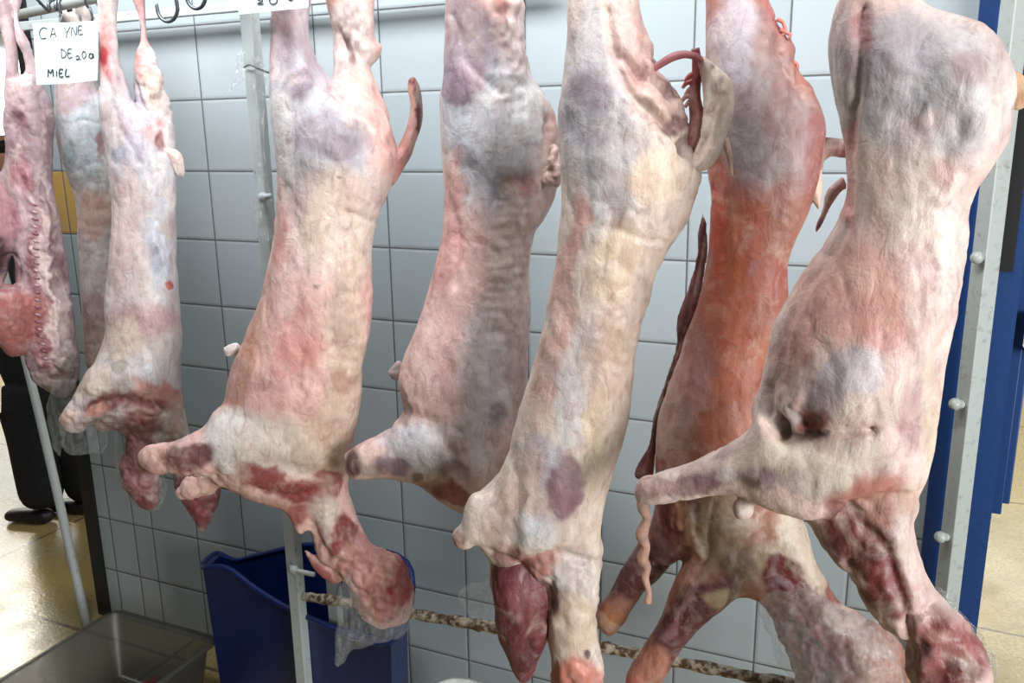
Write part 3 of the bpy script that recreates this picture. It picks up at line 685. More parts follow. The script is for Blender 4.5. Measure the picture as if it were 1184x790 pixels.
body('head', fr, [dict(p=[(566, 655), (590, 640), (618, 645), (632, 670), (635, 705), (634, 735), (626, 760), (616, 780), (604, 787), (596, 776), (586, 752), (574, 725), (569, 690)], k=.9, w=.01)], (124, 50, 56), R,
     cols=[(600, 690, 16, 26, 0, (160, 92, 94), .5), (610, 760, 12, 20, 0, (84, 28, 36), .8), (590, 730, 10, 20, 0, (90, 30, 40), .6), (620, 700, 6, 30, 0, (150, 80, 84), .5)], bumps=[('ribs', 600, 710, 30, 60, 0, 76, 16, .003), ('g', 612, 748, 8, 8, 0, -.006)], seed=41, g=.0035, lump=.003)
body('skin_flap', fr, [dict(p=[(804, 62), (818, 66), (830, 76), (842, 88), (849, 104), (847, 130), (841, 152), (836, 172), (826, 190), (810, 200), (796, 192), (800, 178), (808, 160), (814, 135), (813, 110), (808, 84)], k=.42, w=.022)], (234, 206, 184), R,
     cols=[(820, 110, 6, 40, 8, (232, 214, 190), .7), (838, 130, 6, 40, 8, (210, 176, 146), .6)], bumps=[('line', [(822, 80), (830, 120), (822, 160), (810, 190)], 4, -.004), ('line', [(836, 96), (838, 130), (828, 170)], 3, -.003)], seed=43, g=.003, lump=.0015)
chain('cord', fr, [(752, 82), (764, 74), (778, 66), (792, 63), (806, 66), (812, 72)], [4, 4.5, 5, 4.5, 4, 3], R, (150, 86, 90), w=.03, lab='thin red cord looped to the flap')
chain('blood_strip', fr, [(804, 56), (806, 80), (803, 110), (806, 140), (801, 168), (796, 190)], [5, 6, 7, 9, 9, 5], R, (128, 56, 54), w=.004, lab='dark red frayed strip behind the pale flap')
for k, (a, b) in enumerate([(800, 88), (797, 96), (800, 104), (796, 112), (800, 118)]):
    chain('frill', fr, [(804, b-3), (a-3, b), (a-8, b+6)], [4, 3, 1.8], R, (156, 74, 70), w=.004, seed=k)
chain('sinew_strip', fr, [(838, 160), (843, 180), (846, 204)], [5, 3.5, 2], R, (216, 178, 150), w=.02)
limb_hook(692, -.66, 'meat hook above the frame holding the cream carcass with the hooked flap', y=-24)
film('plastic_bag', [(534, 692), (544, 682), (560, 676), (580, 672), (584, 690), (566, 700), (552, 712), (542, 704)], -.66, 'scrap of clear film sticking out beside the dark red hanging head', k=.5, seed=51)

# ---- G: reddish carcass behind, two forelegs
fr, R = carcass(860, 300, -.50, 'reddish orange carcass with dark forelegs spread downwards, second from the right')
body('body', fr, [
    dict(p=[(824, -60), (819, 0), (817, 40), (814, 90), (812, 140), (815, 195), (820, 240), (819, 290), (809, 338), (797, 378), (783, 420), (770, 455), (760, 490), (756, 525), (758, 570), (752, 605), (746, 628), (752, 646), (775, 652), (800, 640), (840, 640), (880, 620), (896, 560), (892, 500), (884, 450), (888, 410), (902, 376), (911, 345), (912, 310), (920, 285), (930, 262), (940, 235), (948, 205), (951, 172), (950, 140), (938, 104), (922, 78), (915, 52), (900, 28), (888, 2), (880, -60)], k=.68),
    dict(p=[(800, 590), (850, 580), (900, 570), (925, 590), (938, 630), (950, 660), (972, 695), (1008, 722), (1040, 742), (1052, 790), (1040, 840), (940, 840), (925, 790), (908, 750), (896, 720), (884, 700), (868, 686), (846, 690), (815, 700), (796, 680), (792, 640)], k=.7, w=.0),
    dict(p=[(786, 660), (810, 640), (850, 660), (852, 684), (830, 706), (806, 728), (786, 752), (770, 780), (752, 808), (730, 806), (724, 784), (740, 752), (758, 726), (770, 700)], k=.9, w=.03),
    dict(p=[(752, 612), (772, 620), (782, 642), (766, 664), (748, 682), (734, 702), (722, 722), (706, 735), (692, 726), (688, 706), (700, 690), (712, 668), (730, 640)], k=.9, w=-.045),
], (164, 104, 84), R, cols=[
    (870, 120, 60, 110, -15, (160, 148, 150), .88, .6), (850, 40, 30, 60, 0, (184, 174, 182), .8), (900, 70, 20, 60, -20, (150, 108, 100), .6), (905, 150, 22, 50, -10, (150, 108, 104), .7), (860, 170, 20, 40, 0, (150, 144, 150), .5), (820, 110, 10, 80, 0, (196, 176, 168), .7),
    (895, 14, 10, 30, -20, (190, 110, 104), .7), (830, 260, 16, 80, 0, (196, 78, 56), .85), (850, 300, 16, 60, 0, (204, 122, 78), .8), (895, 270, 26, 60, 10, (150, 88, 66), .8), (935, 190, 14, 50, 0, (150, 80, 74), .7), (900, 330, 16, 40, 0, (160, 80, 60), .7),
    (800, 440, 24, 60, 14, (204, 148, 140), .8), (780, 520, 20, 50, 5, (204, 152, 140), .8), (790, 490, 9, 28, 0, (150, 116, 130), .6), (850, 450, 34, 90, 8, (198, 112, 76), .7), (880, 500, 16, 70, 0, (150, 66, 52), .7), (830, 560, 40, 20, 0, (150, 84, 68), .6), (760, 560, 9, 60, 0, (150, 72, 56), .7),
    (790, 602, 42, 36, 10, (96, 34, 28), .9), (795, 600, 9, 24, -20, (214, 166, 130), .9), (782, 590, 5, 20, -15, (206, 140, 112), .8), (806, 630, 12, 20, 0, (196, 84, 62), .7), (768, 630, 16, 14, 0, (150, 84, 66), .7),  # first dark red patch paints the belly opening's deep shadow; pale strips are tissue
    (860, 625, 62, 52, 0, (168, 144, 114), .95), (850, 650, 20, 20, 0, (120, 96, 86), .6), (895, 600, 22, 26, 0, (166, 100, 76), .6), (930, 640, 20, 50, -20, (200, 184, 160), .8), (910, 670, 30, 28, 20, (100, 26, 28), .97, .3), (950, 745, 60, 62, 0, (104, 34, 38), .92, .5), (975, 715, 16, 24, -50, (190, 164, 150), .75), (1015, 745, 20, 14, 30, (176, 150, 140), .6), (920, 740, 10, 30, 0, (70, 18, 24), .6),
    (800, 715, 66, 30, -48, (92, 36, 48), .95, .5), (785, 712, 36, 4, -50, (176, 130, 140), .6), (752, 770, 24, 16, -45, (196, 128, 104), .9), (732, 794, 12, 14, 0, (206, 108, 98), .9), (826, 690, 14, 12, 0, (190, 166, 126), .8), (850, 330, 34, 120, 6, (204, 92, 58), .4),
    (742, 656, 50, 30, -52, (92, 46, 54), .95, .5), (708, 706, 20, 20, -40, (180, 122, 84), .9), (694, 708, 6, 10, 0, (140, 60, 44), .8)],
    bumps=[('g', 870, 100, 40, 80, -15, .012), ('line', [(826, 190), (838, 250), (832, 340)], 7, -.004), ('ribs', 915, 290, 20, 60, 8, 10, 16, .003), ('g', 785, 600, 26, 26, 0, -.018), ('line', [(797, 575), (800, 615), (812, 640)], 4, .010), ('line', [(780, 570), (786, 610)], 4, .008), ('line', [(770, 570), (776, 610)], 3, .007),
           ('g', 855, 625, 40, 30, 0, .012), ('line', [(830, 585), (820, 640), (800, 670)], 5, -.009), ('g', 912, 670, 26, 20, 20, -.010), ('ribs', 940, 730, 50, 50, 0, 40, 22, .004), ('ribs', 830, 440, 60, 80, 0, 66, 26, .002), ('line', [(898, 10), (905, 60), (930, 110)], 6, -.007), ('rough', 950, 740, 80, 70, 0, 0.009, 32), ('rough', 905, 60, 20, 80, -15, 0.005, 40), ('rough', 855, 630, 60, 50, 0, 0.005, 30), ('rough', 790, 600, 40, 40, 0, 0.006, 36)], seed=53, sat=.90)
body('tail', fr, [dict(p=[(940, 172), (950, 160), (966, 160), (978, 162), (990, 168), (990, 182), (976, 183), (960, 181), (946, 190)], k=.9, w=-.01)], (120, 56, 54), R, cols=[(960, 162, 20, 6, 0, (80, 30, 34), .8)], seed=5, g=.003, lump=.001)
body('skin_flap', fr, [dict(p=[(942, 190), (951, 196), (952, 220), (948, 244), (938, 234), (934, 222)], k=.25, w=.01)], (206, 172, 146), R, seed=7, g=.0025, lump=.001)
body('belly_flap', fr, [dict(p=[(812, 246), (804, 268), (803, 296), (793, 335), (782, 372), (780, 402), (768, 440), (756, 478), (750, 510), (738, 536), (734, 550), (742, 556), (752, 566), (757, 548), (760, 510), (766, 480), (780, 440), (792, 400), (802, 372), (812, 340), (820, 296), (820, 262)], k=.5, w=-.02)], (112, 62, 60), R,
     cols=[(748, 545, 12, 18, 0, (160, 84, 66), .8), (795, 340, 5, 50, 15, (150, 96, 84), .6)], bumps=[('line', [(812, 270), (800, 340), (780, 420), (757, 500)], 3, -.004)], seed=12, g=.0035)
chain('sinew_strip', fr, [(746, 566), (744, 585), (748, 600), (742, 618), (747, 632), (743, 646), (748, 656), (746, 668), (750, 684), (749, 697)], [6, 8, 5, 7.5, 5, 7, 5, 4.5, 3.5, 4.5], R, (206, 166, 144), w=.05, lab='knotted pale cord dangling from the belly')
for k, (a, b, c, d) in enumerate([(898, 22, 906, 34), (902, 34, 912, 38), (914, 70, 920, 76)]):
    chain('frill', fr, [(a, b), (a+7, b+4), (c+2, d+2), (c-2, d+7)], [3, 2, 2, 1.6], R, (200, 120, 110), w=.01, seed=k)
limb_hook(850, -.50, 'meat hook above the frame holding the reddish carcass', y=-24)

# ---- H: biggest, at the right, foreleg stretched left
fr, R = carcass(1030, 300, -.78, 'biggest pale carcass at the far right, long foreleg stretched left across its neighbour')
body('body', fr, [
    dict(p=[(985, -70), (972, 0), (963, 28), (960, 62), (963, 105), (972, 145), (978, 185), (978, 225), (968, 256), (950, 286), (926, 318), (906, 350), (890, 382), (884, 412), (880, 442), (872, 475), (880, 520), (890, 560), (925, 592), (960, 600), (1020, 600), (1055, 580), (1074, 548), (1084, 510), (1090, 460), (1098, 410), (1110, 368), (1117, 330), (1120, 290), (1122, 254), (1132, 222), (1150, 198), (1162, 180), (1172, 160), (1176, 130), (1180, 105), (1176, 82), (1168, 60), (1155, 40), (1132, 24), (1100, 16), (1066, 6), (1050, -20), (1046, -70)], k=.68),
    dict(p=[(733, 570), (738, 555), (756, 549), (786, 540), (815, 527), (840, 514), (866, 498), (882, 482), (920, 500), (980, 505), (1010, 530), (1000, 575), (950, 596), (915, 594), (885, 588), (862, 576), (838, 572), (812, 574), (780, 580), (752, 584), (738, 580)], k=.8, w=.035),
    dict(p=[(845, 585), (852, 576), (868, 578), (872, 590), (866, 600), (852, 600)], k=.9, w=.03),
    dict(p=[(925, 585), (980, 570), (1056, 578), (1056, 610), (1064, 648), (1082, 684), (1108, 708), (1130, 736), (1148, 768), (1150, 800), (1120, 850), (1060, 840), (1046, 790), (1044, 748), (1020, 728), (1000, 700), (978, 664), (952, 628), (936, 604)], k=.78, w=.0),
], (222, 188, 176), R, cols=[
    (1060, 100, 110, 90, 0, (200, 196, 198), .92, .5), (1040, 50, 50, 34, 10, (168, 160, 168), .6), (1000, 40, 12, 34, 10, (180, 100, 96), .8), (985, 80, 14, 60, 5, (214, 190, 188), .6), (1010, 75, 30, 20, 0, (150, 136, 146), .6), (1115, 75, 22, 20, 0, (170, 138, 142), .7), (1055, 112, 24, 22, 20, (156, 146, 154), .6, 1.4), (1112, 145, 12, 18, 0, (146, 144, 146), .6, 1.2), (1066, 148, 26, 12, -30, (206, 160, 160), .5, 1.4), (1150, 110, 20, 50, 0, (214, 206, 196), .8), (1060, 180, 30, 10, 10, (170, 150, 156), .5),
    (985, 200, 10, 70, 2, (224, 150, 142), .85), (1010, 230, 22, 60, 0, (230, 192, 178), .8), (1070, 230, 44, 60, 0, (222, 200, 186), .8), (1090, 200, 14, 20, 0, (200, 150, 140), .6), (1100, 300, 16, 60, 5, (214, 206, 194), .8),
    (980, 340, 70, 60, 10, (222, 164, 144), .85), (1020, 380, 36, 36, 20, (214, 144, 128), .7), (920, 380, 20, 60, 24, (214, 150, 136), .7), (1070, 400, 26, 70, 5, (204, 172, 158), .7),
    (975, 440, 46, 34, -30, (198, 184, 188), .95, .3), (1000, 480, 50, 24, -10, (216, 190, 170), .8), (1055, 480, 20, 40, 0, (172, 120, 120), .7), (1080, 480, 14, 60, 5, (206, 186, 154), .7),
    (938, 484, 21, 22, 10, (150, 52, 42), .95, .4), (908, 482, 14, 18, 30, (196, 190, 188), .9), (901, 489, 5, 15, -28, (50, 20, 20), .9, .5), ('line', [(906, 500), (930, 498), (960, 501)], 2.5, (70, 26, 24), .8), ('line', [(912, 470), (908, 480), (914, 490), (922, 482)], 3, (214, 210, 206), .8),
    (900, 530, 70, 28, -10, (214, 194, 168), .9), (880, 555, 24, 14, 10, (124, 84, 98), .9), (940, 560, 40, 20, 0, (190, 178, 170), .8), (990, 540, 44, 30, 0, (196, 180, 160), .8), (800, 558, 60, 14, -12, (146, 108, 116), .88), (762, 566, 30, 14, -8, (210, 166, 154), .8), (838, 548, 12, 10, 0, (222, 206, 196), .8),
    (1000, 570, 50, 16, -10, (176, 96, 74), .85), (1030, 590, 26, 20, 0, (178, 110, 84), .7), (1000, 635, 30, 66, -38, (108, 30, 28), .95, .5), (1022, 684, 26, 38, -20, (120, 36, 34), .92, .5), (1050, 640, 10, 50, -20, (206, 180, 164), .8), (1085, 700, 24, 24, 0, (190, 160, 150), .6), (1092, 760, 56, 48, 0, (146, 52, 46), .92), (1085, 735, 18, 8, -10, (200, 150, 130), .6), (1105, 785, 26, 18, 0, (96, 20, 26), .85), (858, 590, 10, 8, 0, (220, 206, 196), .9)],
    bumps=[('g', 1030, 70, 60, 50, 10, .010), ('g', 1120, 100, 40, 60, 0, .012), ('line', [(1000, 10), (996, 60), (985, 130), (982, 240)], 6, -.006), ('ribs', 1092, 200, 34, 60, 10, 14, 22, .0045), ('g', 1055, 112, 12, 16, 0, -.003), ('g', 1110, 145, 9, 16, 0, -.004), ('g', 1100, 80, 12, 20, -30, -.003), ('g', 1068, 142, 7, 14, -30, .003),
           ('line', [(975, 260), (930, 330), (905, 380), (895, 440)], 9, -.006), ('g', 985, 450, 60, 44, -30, .014), ('g', 903, 491, 8, 17, -30, -.03), ('g', 935, 487, 15, 13, 10, -.014), ('g', 915, 465, 10, 22, 30, .010), ('line', [(888, 450), (886, 485), (905, 503), (960, 500), (1010, 500)], 5, -.010), ('g', 940, 535, 60, 22, -8, .016),
           ('ribs', 1010, 380, 60, 90, 20, 74, 30, .003), ('g', 1000, 582, 60, 9, -5, -.010), ('line', [(985, 590), (1030, 640), (1046, 715)], 7, -.008), ('line', [(1046, 722), (1090, 690)], 5, -.008), ('line', [(1046, 722), (1046, 790)], 6, -.010), ('ribs', 1095, 750, 50, 50, 0, 50, 22, .004), ('g', 880, 556, 18, 10, 10, .006), ('rough', 1090, 760, 70, 60, 0, 0.008, 32), ('rough', 1000, 630, 60, 60, 0, 0.005, 34), ('rough', 1100, 110, 80, 90, 0, 0.005, 24), ('rough', 1095, 270, 30, 100, 0, 0.004, 32), ('rough', 920, 485, 34, 26, 0, 0.006, 44)], seed=67)
body('tail', fr, [dict(p=[(1166, 82), (1176, 84), (1188, 92), (1200, 104), (1200, 120), (1186, 126), (1172, 128), (1164, 110)], k=.9, w=-.01)], (206, 164, 120), R, cols=[(1192, 110, 12, 12, 0, (196, 130, 80), .7)], seed=6, g=.003)
body('skin_flap', fr, [dict(p=[(975, 204), (964, 212), (955, 222), (950, 244), (942, 262), (944, 270), (952, 258), (960, 240), (972, 222), (980, 218)], k=.3, w=-.005)], (214, 164, 156), R, cols=[(947, 262, 6, 9, 0, (150, 80, 90), .8)], seed=7, g=.0025, lump=.001)
limb_hook(1012, -.78, 'meat hook above the frame holding the biggest carcass at the far right', y=-26)
film('plastic_bag', [(1044, 722), (1062, 690), (1084, 676), (1112, 700), (1136, 732), (1154, 768), (1154, 800), (1120, 840), (1060, 840), (1044, 790)], -.76, 'clear glossy bag round the neck of the biggest carcass, bottom right corner', k=.8, seed=61)
film('plastic_bag', [(880, 700), (930, 690), (990, 712), (1040, 724), (1046, 780), (1044, 840), (940, 840), (912, 780), (896, 730)], -.60, 'clear bag wrapped round the neck of the reddish carcass, bottom right', k=.78, seed=62)

# ---- C: narrow pale carcass with red shank and blue stamps
fr, R = carcass(165, 260, -.42, 'slim pale carcass right of the price card, with a blood-red shank and red spot')
body('body', fr, [
    dict(p=[(114, -50), (112, 0), (114, 40), (113, 80), (114, 125), (122, 165), (127, 205), (129, 250), (125, 300), (120, 345), (121, 385), (112, 415), (98, 436), (96, 466), (110, 496), (140, 500), (190, 512), (217, 508), (212, 480), (211, 440), (212, 390), (209, 350), (206, 300), (206, 250), (206, 215), (204, 190), (204, 165), (198, 140), (176, 132), (158, 124), (147, 96), (138, 64), (136, 30), (136, -50)], k=.72),
    dict(p=[(152, -50), (154, 0), (161, 22), (163, 44), (157, 64), (154, 90), (158, 124), (168, 150), (190, 150), (200, 138), (192, 112), (188, 86), (182, 62), (171, 44), (168, 14), (166, -50)], k=.8, w=-.02),
    dict(p=[(68, 488), (74, 474), (88, 456), (104, 430), (130, 420), (150, 440), (140, 466), (120, 476), (106, 488), (96, 500), (80, 500)], k=.8, w=.03),
    dict(p=[(138, 470), (165, 464), (190, 478), (190, 505), (184, 530), (187, 560), (183, 584), (168, 590), (154, 580), (141, 562), (137, 535), (141, 505)], k=.8, w=.01),
    dict(p=[(182, 470), (212, 468), (220, 500), (240, 525), (256, 548), (256, 566), (248, 595), (233, 615), (218, 594), (204, 570), (198, 545), (190, 510)], k=.75, w=-.04),
], (202, 188, 186), R, cols=[
    (128, 60, 12, 40, 0, (216, 120, 116), .8), (123, 64, 7, 12, 0, (186, 30, 44), .9), (126, 20, 8, 30, 0, (214, 160, 150), .7), (155, 140, 26, 50, -10, (184, 170, 186), .7), (137, 178, 9, 10, 40, (84, 108, 120), .8), (160, 20, 12, 46, 0, (206, 140, 136), .85), (170, 75, 9, 26, 0, (196, 140, 126), .7), (175, 100, 14, 24, 10, (222, 200, 180), .8), (178, 150, 12, 20, 0, (206, 148, 146), .7), (186, 165, 6, 12, 0, (140, 40, 50), .85),
    (150, 190, 24, 30, -20, (180, 180, 196), .6), (180, 200, 24, 26, 0, (200, 200, 204), .7), (140, 270, 16, 70, 5, (214, 184, 178), .7), (180, 290, 14, 60, 0, (196, 202, 212), .9), (174, 300, 7, 20, 0, (140, 146, 168), .7), (194, 330, 5, 5, 0, (190, 24, 30), 1., .3),
    (165, 375, 40, 20, 0, (190, 140, 142), .7), (140, 390, 24, 20, 0, (206, 186, 160), .7), (110, 440, 20, 20, 20, (196, 178, 158), .8), (138, 421, 9, 9, 0, (150, 150, 130), .6, .2), (138, 421, 5, 5, 0, (190, 180, 160), .6, .3), (175, 430, 26, 20, 0, (186, 186, 190), .8), (140, 450, 16, 18, 0, (150, 140, 132), .5),
    (185, 455, 34, 16, 10, (196, 116, 104), .85), (120, 468, 20, 14, -20, (120, 44, 40), .85), (112, 476, 14, 6, -25, (206, 140, 118), .85), (160, 470, 30, 12, 10, (120, 50, 46), .8), (206, 480, 12, 24, 0, (200, 160, 142), .7),
    (160, 530, 30, 60, 0, (146, 66, 66), .85), (168, 480, 16, 14, 0, (176, 100, 98), .7), (172, 584, 14, 8, 0, (110, 26, 30), .9), (230, 570, 40, 40, 0, (124, 32, 42), .92), (225, 590, 12, 18, 0, (150, 60, 66), .6), (80, 482, 12, 12, 0, (200, 160, 138), .7)],
    bumps=[('g', 120, 468, 16, 8, -25, -.016), ('g', 155, 466, 26, 7, 12, -.010), ('line', [(118, 70), (132, 140), (160, 190)], 4, -.004), ('g', 187, 166, 6, 12, 0, -.010), ('line', [(150, 70), (158, 110), (170, 135)], 3, -.005), ('ribs', 165, 340, 44, 80, 0, 70, 20, .002), ('g', 160, 440, 40, 16, 0, .006), ('rough', 176, 110, 26, 50, 0, 0.005, 44), ('rough', 160, 530, 50, 60, 0, 0.006, 38), ('rough', 125, 475, 60, 30, 0, 0.006, 40), ('rough', 230, 570, 40, 40, 0, 0.005, 40)], seed=71, top=-8, g=.004)
body('skin_flap', fr, [dict(p=[(186, 172), (200, 172), (210, 178), (214, 194), (213, 205), (204, 203), (196, 186)], k=.3, w=.03)], (222, 200, 190), R, seed=3, g=.0025, lump=.001)
limb_hook(125, -.42, 'meat hook above the frame holding the carcass with the blood-red shank', y=-3)
film('plastic_bag', [(72, 486), (96, 496), (112, 490), (122, 500), (118, 524), (104, 522), (86, 528), (74, 518)], -.46, 'small clear bag under the foreleg of the slim carcass with the red shank', k=.7, seed=77)
film('plastic_bag', [(134, 500), (160, 490), (192, 500), (190, 540), (192, 575), (178, 592), (154, 586), (138, 570), (132, 535)], -.43, 'clear bag round the middle red lump below the slim carcass', k=.8, seed=78)

# ---- B: narrow carcass behind the card
fr, R = carcass(100, 260, -.24, 'narrow half-hidden carcass directly behind the price card')
body('body', fr, [
    dict(p=[(74, -40), (70, 20), (62, 90), (61, 140), (66, 175), (76, 205), (86, 228), (90, 260), (91, 310), (94, 350), (97, 400), (104, 432), (120, 440), (132, 420), (136, 360), (138, 300), (138, 240), (136, 180), (130, 120), (112, 95), (106, 20), (100, -40)], k=.75)],
    (204, 188, 182), R, cols=[(95, 150, 34, 60, -15, (190, 200, 206), .85), (84, 178, 9, 14, 0, (124, 150, 152), .7), (85, 115, 16, 24, 0, (186, 150, 156), .8), (118, 165, 7, 20, 0, (140, 66, 72), .8), (110, 245, 22, 26, 0, (204, 152, 132), .85), (105, 320, 16, 50, 0, (206, 190, 182), .8), (112, 370, 12, 40, 0, (170, 124, 122), .7), (110, 410, 20, 24, 0, (196, 170, 156), .7)],
    bumps=[('g', 95, 150, 26, 50, -15, .01), ('ribs', 110, 260, 20, 40, 0, 20, 16, .004)], seed=83, top=-14, g=.004)
limb_hook(88, -.24, 'meat hook above the frame holding the narrow carcass behind the price card', y=8)

# ---- A: opened carcass at the left edge, spine showing
fr, R = carcass(40, 250, -.37, 'opened carcass at the left edge showing its spine and inner ribs')
body('body', fr, [
    dict(p=[(30, -40), (26, 0), (22, 24), (34, 50), (42, 75), (50, 100), (62, 130), (63, 170), (62, 210), (68, 250), (76, 290), (82, 335), (89, 380), (93, 420), (88, 446), (74, 462), (52, 452), (34, 432), (26, 400), (20, 350), (16, 300), (10, 250), (2, 210), (6, 180), (4, 150), (4, 120), (10, 95), (20, 90), (30, 80), (26, 60), (18, 40), (14, -40)], k=.5),
    dict(p=[(-10, -40), (-6, 10), (4, 40), (8, 70), (6, 110), (20, 130), (24, 100), (20, 70), (16, 40), (12, 0), (8, -40)], k=.8, w=-.01),
    dict(p=[(4, 200), (-12, 215), (-40, 230), (-44, 320), (-30, 350), (0, 330), (12, 300), (14, 240)], k=.6, w=.0),
    dict(p=[(-30, 340), (0, 330), (30, 332), (42, 350), (40, 386), (28, 410), (10, 412), (-6, 396), (-30, 392)], k=.7, w=.02),
], (164, 132, 140), R, cols=[
    (20, 60, 24, 60, 0, (206, 178, 178), .7), (25, 110, 16, 20, 0, (186, 150, 150), .6), (52, 110, 14, 30, -20, (140, 118, 124), .8), (50, 150, 14, 40, 0, (160, 128, 136), .8), (18, 140, 12, 16, 0, (120, 76, 88), .8), (30, 200, 14, 20, 0, (170, 96, 104), .8), (28, 204, 6, 12, 0, (110, 40, 50), .8),
    (42, 300, 10, 130, -6, (172, 112, 122), .85), (56, 330, 6, 110, -9, (226, 196, 194), .9), (28, 270, 9, 60, 0, (206, 170, 178), .8), (66, 320, 6, 80, -9, (120, 84, 90), .7), (80, 380, 4, 50, -8, (206, 184, 182), .7), (60, 240, 4, 50, -4, (214, 190, 186), .7), (74, 370, 6, 40, -8, (190, 160, 160), .7),
    (0, 245, 18, 40, 0, (190, 124, 134), .85), (62, 140, 8, 60, 0, (120, 96, 104), .7), (60, 260, 5, 70, -6, (110, 70, 78), .6), (0, 310, 20, 26, 0, (70, 36, 48), .92), (14, 372, 36, 40, 0, (170, 84, 70), .9, .5), (62, 400, 12, 40, -25, (166, 92, 100), .8), (60, 435, 24, 18, -30, (206, 180, 172), .7), (68, 395, 3, 40, -28, (230, 206, 200), .7)],
    bumps=[('ribs', 44, 330, 7, 100, -6, -4, 8.5, .003), ('line', [(36, 200), (40, 280), (42, 360), (52, 420)], 5, .006), ('line', [(52, 230), (56, 330), (74, 420)], 4, .009), ('line', [(30, 240), (27, 330)], 7, -.008), ('g', 18, 142, 9, 11, 0, -.010), ('g', 0, 312, 20, 22, 0, -.03), ('g', 28, 205, 6, 12, 0, -.006), ('ribs', 58, 410, 20, 30, -20, -30, 9, .003), ('rough', 40, 330, 40, 130, 0, 0.0025, 40), ('rough', 30, 150, 30, 70, 0, 0.003, 36), ('rough', 60, 425, 30, 30, 0, 0.005, 44)], seed=91, top=-14, g=.0036)
# row of vertebrae down the split spine
for k in range(22):
    t = k/21; x = 40+5*t+8*max(0, t-.75)*4; y = 236+178*t
    chain('vertebra', fr, [(x-2.5, y, 0), (x, y+1, .004), (x+3.5, y+2, 0)], [1.0, 1.5, 1.1], R, (176, 140, 146) if k % 2 else (130, 78, 90), w=.039+.012*t, seed=k)
limb_hook(22, -.37, 'meat hook above the frame holding the opened carcass at the left edge', y=-3)
film('plastic_bag', [(60, 440), (84, 438), (88, 456), (74, 480), (74, 510), (72, 530), (62, 524), (56, 500), (56, 465)], -.40, 'milky clear bag below the opened carcass at the left edge', k=.6, seed=93)

# ------------------------------------------------------------------ bins and tubs
bn = empty('storage_bin', (.30, -.26, 0), 'tall dark blue plastic bin under the rack, rising at its back corner', 'bin')
P1 = at_z(236, 652, .50); dr = np.array([.985, -.17, 0]); nb = np.array([.17, .985, 0])
def onplane(x, y, off):
    d_ = ray(x, y); q = P1+nb*off; return CAM+d_*((q-CAM)@nb)/(d_@nb)
DB = .17
FL = [onplane(234, 655, 0), onplane(262, 657, 0), onplane(300, 684, 0), onplane(352, 712, 0), onplane(452, 742, 0)]
BL = [onplane(250, 640, DB), onplane(272, 648, DB), onplane(300, 642, DB), onplane(368, 630, DB), onplane(470, 650, DB)]
bm = bmesh.new()
def wallstrip(top, inset):
    rows = []
    for p in top:
        base_ = P1+dr*((p-P1)@dr); rows.append((p, p))
    return rows
th = .008
def ring(pts_f, pts_b, z0, sh):
    return pts_f, pts_b
ctr_ = (P1+dr*.33+nb*DB/2)
def low(p, s=.93):
    q = ctr_+(p-ctr_)*s; q = q.copy(); q[2] = 0; return q
loop = FL+BL[::-1]
def inner(p, z=None):
    q = ctr_+(p-ctr_)*.955; q = q.copy(); q[2] = p[2]-.001 if z is None else z; return q
vo_t = [bm.verts.new(Vector(p)) for p in loop]; vo_b = [bm.verts.new(Vector(low(p))) for p in loop]
vi_t = [bm.verts.new(Vector(inner(p))) for p in loop]; vi_b = [bm.verts.new(Vector(ctr_*np.array([1, 1, 0])+(low(p)-ctr_*np.array([1, 1, 0]))*.94+np.array([0, 0, .01]))) for p in loop]
n_ = len(loop)
for i in range(n_):
    j = (i+1) % n_
    bm.faces.new((vo_b[i], vo_b[j], vo_t[j], vo_t[i])); bm.faces.new((vo_t[i], vo_t[j], vi_t[j], vi_t[i])); bm.faces.new((vi_t[i], vi_t[j], vi_b[j], vi_b[i]))
bm.faces.new(vo_b[::-1]); bm.faces.new(vi_b)
bm_obj('shell', bm, 'darkblue', bn)
rim = catmull(loop, 6, True)
bm = bmesh.new(); tube(bm, list(rim)+[rim[0]], .008, seg=8); bm_obj('rim', bm, 'darkblue', bn, smooth=True)

tz = .20
tub = empty('plastic_tub', (-.17, -.48, 0), 'low frosted grey plastic tub on the floor left of the blue bin', 'tub')
def tubshape(x0, x1, y0, y1, z1, z0=0., t_=.004, r_=.04, taper=.03):
    def rr(x0, x1, y0, y1, z, r):
        out = []
        for cx_, cy_, a0 in ((x1-r, y1-r, 0), (x0+r, y1-r, 90), (x0+r, y0+r, 180), (x1-r, y0+r, 270)):
            for k in range(7):
                a = math.radians(a0+k*15); out.append((cx_+r*math.cos(a), cy_+r*math.sin(a), z))
        return out
    bm = bmesh.new()
    prof = [(taper, z0), (0, z1), (-.014, z1), (-.014, z1-.012), (-.011, z1-.012), (-.011, z1-.004), (t_, z1-.004), (taper+t_, z0+t_)]
    rings = []
    for ins, z in prof:
        rings.append([bm.verts.new(Vector(p)) for p in rr(x0+ins, x1-ins, y0+ins, y1-ins, z, max(r_-ins*.3, .01))])
    for a, b in zip(rings[:-1], rings[1:]):
        for i in range(len(a)): bm.faces.new((a[i], a[(i+1) % len(a)], b[(i+1) % len(a)], b[i]))
    bm.faces.new(rings[0][::-1]); bm.faces.new(rings[-1]); return bm
bm_obj('shell', tubshape(-.375, .04, -.80, -.21, tz), 'tub', tub, smooth=True)
bk = bm_obj('bucket', tubshape(.845, 1.0, -.26, -.105, .30, r_=.07, taper=.012), 'white_plastic', smooth=True)
p_ = at_z(543, 789, .30); off = Vector((p_[0]-.92, p_[1]+.105-.0, 0)); bk.location += off
tag(bk, 'white bucket whose rim just shows at the bottom edge below the low bar', 'bucket')
